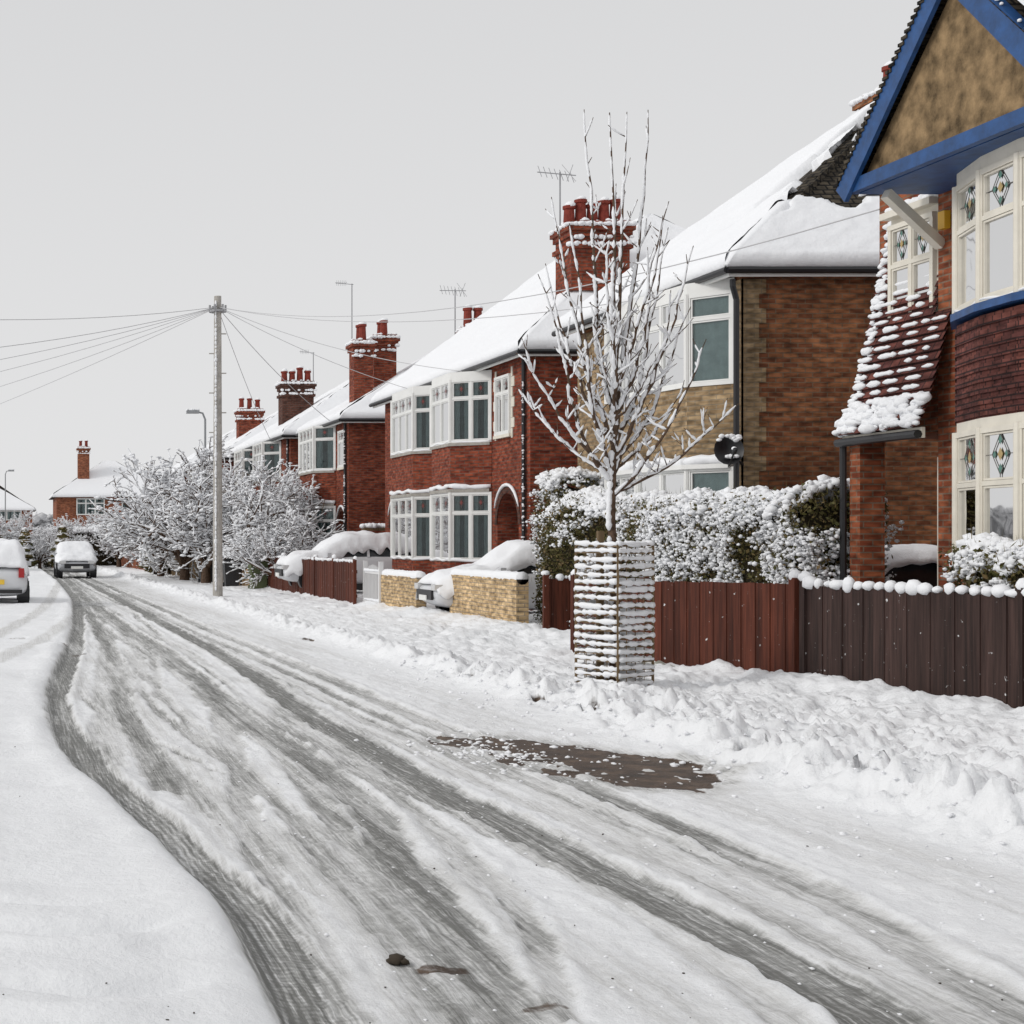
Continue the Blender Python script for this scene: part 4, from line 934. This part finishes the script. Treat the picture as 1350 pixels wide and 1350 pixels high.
def lamp(x,y,h,s=-1):
    e=empty('street_lamp',(x,y,0)); g=G(); tube(g,[(x,y,-.1),(x,y,1.2),(x,y,1.25),(x,y,h-.3),(x+s*.1,y,h-.05),(x+s*.3,y,h)],[.09,.09,.055,.045,.04,.035],10); part('column',e,g,'lamppost')
    g=G(); a,b=sorted((x+s*.25,x+s*.75)); box(g,a,b,y-.12,y+.12,h-.06,h+.06); part('lamp_head',e,g,'lamppost')
    v,f=blobs([(x+s*(.3+.08*k),y,h+.08) for k in range(6)],[.07]*6,tmpl=ICO2); npmesh('lamp_snow',e,v,f,'snow'); fix(e)
lamp(8.25,61,6.8); lamp(.45,128,7.5,1)

# ================================================================ CARS
def car(x,y,rz,paint='carsilver',snow=.1,L=4.1,W=1.72,Hh=1.46,drop=.16):
    e=empty('parked_car',(0,0,0))
    st=[(-2.05,.45,.62,.70),(-1.95,.30,.72,.80),(-1.6,.22,.80,.85),(-1.0,.2,.93,.86),(-.75,.2,.98,.86),(0,.2,1.0,.87),(.8,.2,1.0,.87),(1.5,.22,1.0,.85),(1.95,.30,.96,.80),(2.05,.42,.80,.72)]
    k=L/4.1; g=G(); vs=[];fs=[]
    for (yy,zb_,zt_,w_) in st:
        w_=w_*W/1.72
        ring=[(-w_*.86,zb_),(-w_,zb_+.14),(-w_*1.0,zb_+(zt_-zb_)*.6),(-w_*.95,zt_-.03),(-w_*.8,zt_+.01),(0,zt_+.03),(w_*.8,zt_+.01),(w_*.95,zt_-.03),(w_,zb_+(zt_-zb_)*.6),(w_,zb_+.14),(w_*.86,zb_)]
        vs+=[(a,yy*k,b) for a,b in ring]
    m=11
    for i in range(len(st)-1):
        for j in range(m): fs.append((i*m+j,i*m+(j+1)%m,(i+1)*m+(j+1)%m,(i+1)*m+j))
    fs.append(tuple(range(m))[::-1]); fs.append(tuple(range((len(st)-1)*m,len(st)*m)))
    g.add(vs,fs); b=part('body',e,g,paint,True); sub=b.modifiers.new('s','SUBSURF'); sub.levels=1; sub.render_levels=2
    gs=[(-1.0,.93,.74),(-.35,1.36,.62),(-.1,Hh-.05,.60),(.9,Hh-.04,.60),(1.35,Hh-.12,.58),(1.85,.97,.68)]
    vs=[];fs=[]
    for (yy,zt_,w_) in gs: vs+=[(-.78,yy*k,.92),(-w_,yy*k,zt_),(0,yy*k,zt_+.03),(w_,yy*k,zt_),(.78,yy*k,.92)]
    for i in range(len(gs)-1):
        for j in range(4): fs.append((i*5+j,i*5+j+1,(i+1)*5+j+1,(i+1)*5+j))
    fs.append((0,1,2,3,4)); fs.append(tuple(range(25,30))[::-1]); g=G(); g.add(vs,fs); part('cabin_glass',e,g,'carglass')
    g=G()
    for s in(-1,1):
        for (a,b2) in(((s*.76,-1.0*k,.95),(s*.61,-.33*k,1.38)),((s*.775,.35*k,.95),(s*.62,.35*k,1.43)),((s*.74,1.8*k,1.0),(s*.59,1.33*k,1.36))): beam(g,a,b2,.07,.07)
        beam(g,(s*.6,-.35*k,1.385),(s*.59,1.35*k,1.37),.08,.07)
        box(g,s*.90-.08,s*.90+.08,-.85*k,-.74*k,.97,1.09)
    box(g,-.6,.6,-.3*k,1.25*k,Hh-.06,Hh-.0)
    part('roof_and_pillars',e,g,paint)
    g=G(); g2=G(); g3=G()
    for s in(-1,1):
        for yy in(-1.28*k,1.25*k):
            tube(g3,[(s*.60,yy,.33),(s*.865,yy,.33)],.36,24)
            tube(g,[(s*.66,yy,.31),(s*.885,yy,.31)],.31,24); tube(g2,[(s*.88,yy,.31),(s*.892,yy,.31)],.2,16)
            for q in range(5): a=q*1.2566; beam(g,(s*.895,yy+.04*math.cos(a+.6),.31+.04*math.sin(a+.6)),(s*.895,yy+.17*math.cos(a+.6),.31+.17*math.sin(a+.6)),.01,.07)
    part('tyres',e,g,'rubber'); part('rims',e,g2,'rim'); part('wheel_arches',e,g3,'black')
    g=G(); box(g,-.55,.55,-2.075*k,-2.03*k,.42,.62); box(g,-.7,.7,2.03*k,2.075*k,.33,.42); part('grille',e,g,'black')
    g=G(); 
    for s in(-1,1): box(g,s*.62-.14,s*.62+.14,-2.06*k,-1.9*k,.62,.74)
    part('headlamps',e,g,'lampclear')
    g=G()
    for s in(-1,1): box(g,s*.68-.07,s*.68+.07,1.97*k,2.06*k,.72,.95)
    part('tail_lamps',e,g,'lampred')
    g=G(); box(g,-.26,.26,2.07*k,2.09*k,.55,.67); part('rear_plate',e,g,'plate')
    g=G(); box(g,-.26,.26,-2.1*k,-2.08*k,.40,.51); part('front_plate',e,g,'plateW')
    def top(yy):
        prof=np.interp(yy/k,[-2.0,-1.6,-1.0,-.35,-.1,.9,1.35,1.85,2.03],[.74,.86,.97,1.40,Hh,Hh+.01,Hh-.08,1.02,.98])
        wlim=np.interp(yy/k,[-2.0,-1.6,-1.0,-.35,1.35,1.85,2.03],[.74,.86,.84,.72,.70,.78,.74]); return prof,wlim
    ny=80;nx=36; vs=[];fs=[]
    for i in range(ny+1):
        yy=(-2.02+4.06*i/ny)*k; pz,wl=top(yy); endf=min(1,min(i,ny-i)/4)
        for j in range(nx+1):
            t=j/nx*2-1; xx=t*wl*1.05; at_=abs(t)
            th_=snow*(1-at_**6)*endf**.5*(.8+.5*mn.noise(Vector((xx*2.5,yy*2.5,rz*3+x))))+.012*mn.noise(Vector((xx*9,yy*9,x)))
            ed=max(0,at_-.82)/.18
            zz=pz+th_+.01-drop*ed**1.5*(.7+.6*mn.noise(Vector((yy*4,x,t))))
            xx+= math.copysign(.05*ed,t)
            vs.append((xx,yy,zz))
    for i in range(ny):
        for j in range(nx): a=i*(nx+1)+j; fs.append((a,a+1,a+nx+2,a+nx+1))
    o=npmesh('car_snow',e,np.array(vs),np.array(fs),'snow'); so=o.modifiers.new('t','SOLIDIFY'); so.thickness=.04; so.offset=-1
    e.location=(x,y,0); e.rotation_euler=(0,0,rz); return e
car(-.15,39.6,math.pi,'carwhite',snow=.2,drop=.25)
car(3.35,68,0,'carsilver',snow=.14)
car(11.0,31.6,-math.pi/2,'carwhite',snow=.2,L=4.3,drop=.42)
car(10.1,43.8,-math.pi/2,'carwhite',snow=.24,L=4.1,drop=.5).location.z=.2
car(12.2,20.9,-math.pi/2,'cardark',snow=.12,L=4.1)
e=empty('side_gate',(11.6,46.6,0)); g=G()
for k in range(12): box(g,11.2+k*.11,11.3+k*.11,46.4,46.43,0,1.7)
box(g,11.1,12.6,46.2,46.6,1.95,2.02); box(g,11.15,11.25,46.35,46.45,0,1.95); box(g,12.45,12.55,46.35,46.45,0,1.95)
part('gate_boards',e,g,'stump'); v,f=blobs([(11.1+k*.1,46.4,2.08) for k in range(16)],[.12]*16,sq=(1,2,.7),tmpl=ICO2,jit=.06); npmesh('gate_snow',e,v,f,'snow'); fix(e)

# scattered snow crumbs (half sunk) and road grit
random.seed(5); c=[];r=[]
def gh(x,y): return H[np.searchsorted(rows,y),np.searchsorted(cols,x)]
for k in range(900):
    y=random.uniform(6,20); x=5.4+random.gauss(.35,.5); c.append((x,y,gh(x,y)+.004)); r.append(random.uniform(.006,.026))
for k in range(260):
    x=3.85+random.gauss(0,.28); y=11.9+random.gauss(0,.55); c.append((x,y,gh(x,y))); r.append(random.uniform(.006,.026))
for k in range(500):
    y=random.uniform(5,14); x=random.uniform(1.3,5.0); c.append((x,y,gh(x,y))); r.append(random.uniform(.004,.012))
v,f=blobs(c,r,tmpl=ICO1,jit=.25,sq=(1,1,.6)); npmesh('snow_clods',None,v,f,'snow')
c=[(1.565,5.98,gh(1.565,5.98)+.02),(1.59,5.96,gh(1.59,5.96)+.012),(1.54,5.985,gh(1.54,5.985)+.01)]; r=[.03,.022,.018]
for k in range(60):
    y=5+9*random.random()**2; x=random.uniform(-.4,4.5); c.append((x,y,gh(x,y)+.002)); r.append(random.uniform(.0025,.006))
v,f=blobs(c,r,tmpl=ICO1,jit=.25,sq=(1,1,.7)); npmesh('road_grit',None,v,f,'grit')

# ================================================================ LIGHT, WORLD, CAMERA
wd=bpy.data.worlds.new('World'); sc.world=wd; wd.use_nodes=True; nt=wd.node_tree; bg=nt.nodes['Background']
sky=N(nt,'ShaderNodeTexSky'); sky.sky_type='NISHITA'; sky.sun_disc=False; sky.dust_density=4; sky.air_density=1
hs_=N(nt,'ShaderNodeHueSaturation'); hs_.inputs['Saturation'].default_value=.06; nt.links.new(sky.outputs[0],hs_.inputs['Color'])
tc=N(nt,'ShaderNodeTexCoord'); sp=N(nt,'ShaderNodeSeparateXYZ'); nt.links.new(tc.outputs['Generated'],sp.inputs[0])
ov=N(nt,'ShaderNodeValToRGB'); el=ov.color_ramp.elements; el[0].position=0; el[0].color=(7.9,7.9,7.95,1); el[1].position=1; el[1].color=(7.5,7.55,7.7,1)
q=el.new(.35); q.color=(6.85,6.87,6.96,1)
nt.links.new(sp.outputs[2],ov.inputs[0])
mx=N(nt,'ShaderNodeMixRGB'); mx.inputs[0].default_value=.94; nt.links.new(hs_.outputs[0],mx.inputs[1]); nt.links.new(ov.outputs[0],mx.inputs[2]); nt.links.new(mx.outputs[0],bg.inputs[0]); bg.inputs[1].default_value=.103
sd=bpy.data.lights.new('overcast_sun','SUN'); sd.energy=1.3; sd.angle=R(14); sd.color=(1,.97,.93); so=bpy.data.objects.new('overcast_sun',sd); sc.collection.objects.link(so)
az=R(258); elv=R(32); dirv=Vector((math.sin(az)*math.cos(elv),math.cos(az)*math.cos(elv),math.sin(elv))); so.rotation_euler=dirv.to_track_quat('Z','Y').to_euler()
sky.sun_elevation=elv; sky.sun_rotation=az
cd=bpy.data.cameras.new('camera'); cam=bpy.data.objects.new('camera',cd); sc.collection.objects.link(cam); cam.location=(0,0,1.65); cam.rotation_euler=(R(90),0,0)
cd.sensor_width=36; cd.lens=53.33; cd.shift_x=.5; cd.shift_y=.0274; cd.clip_end=3000; cd.clip_start=.1
sc.camera=cam
sc.view_settings.view_transform='Standard'; sc.view_settings.look='None'; sc.view_settings.exposure=0
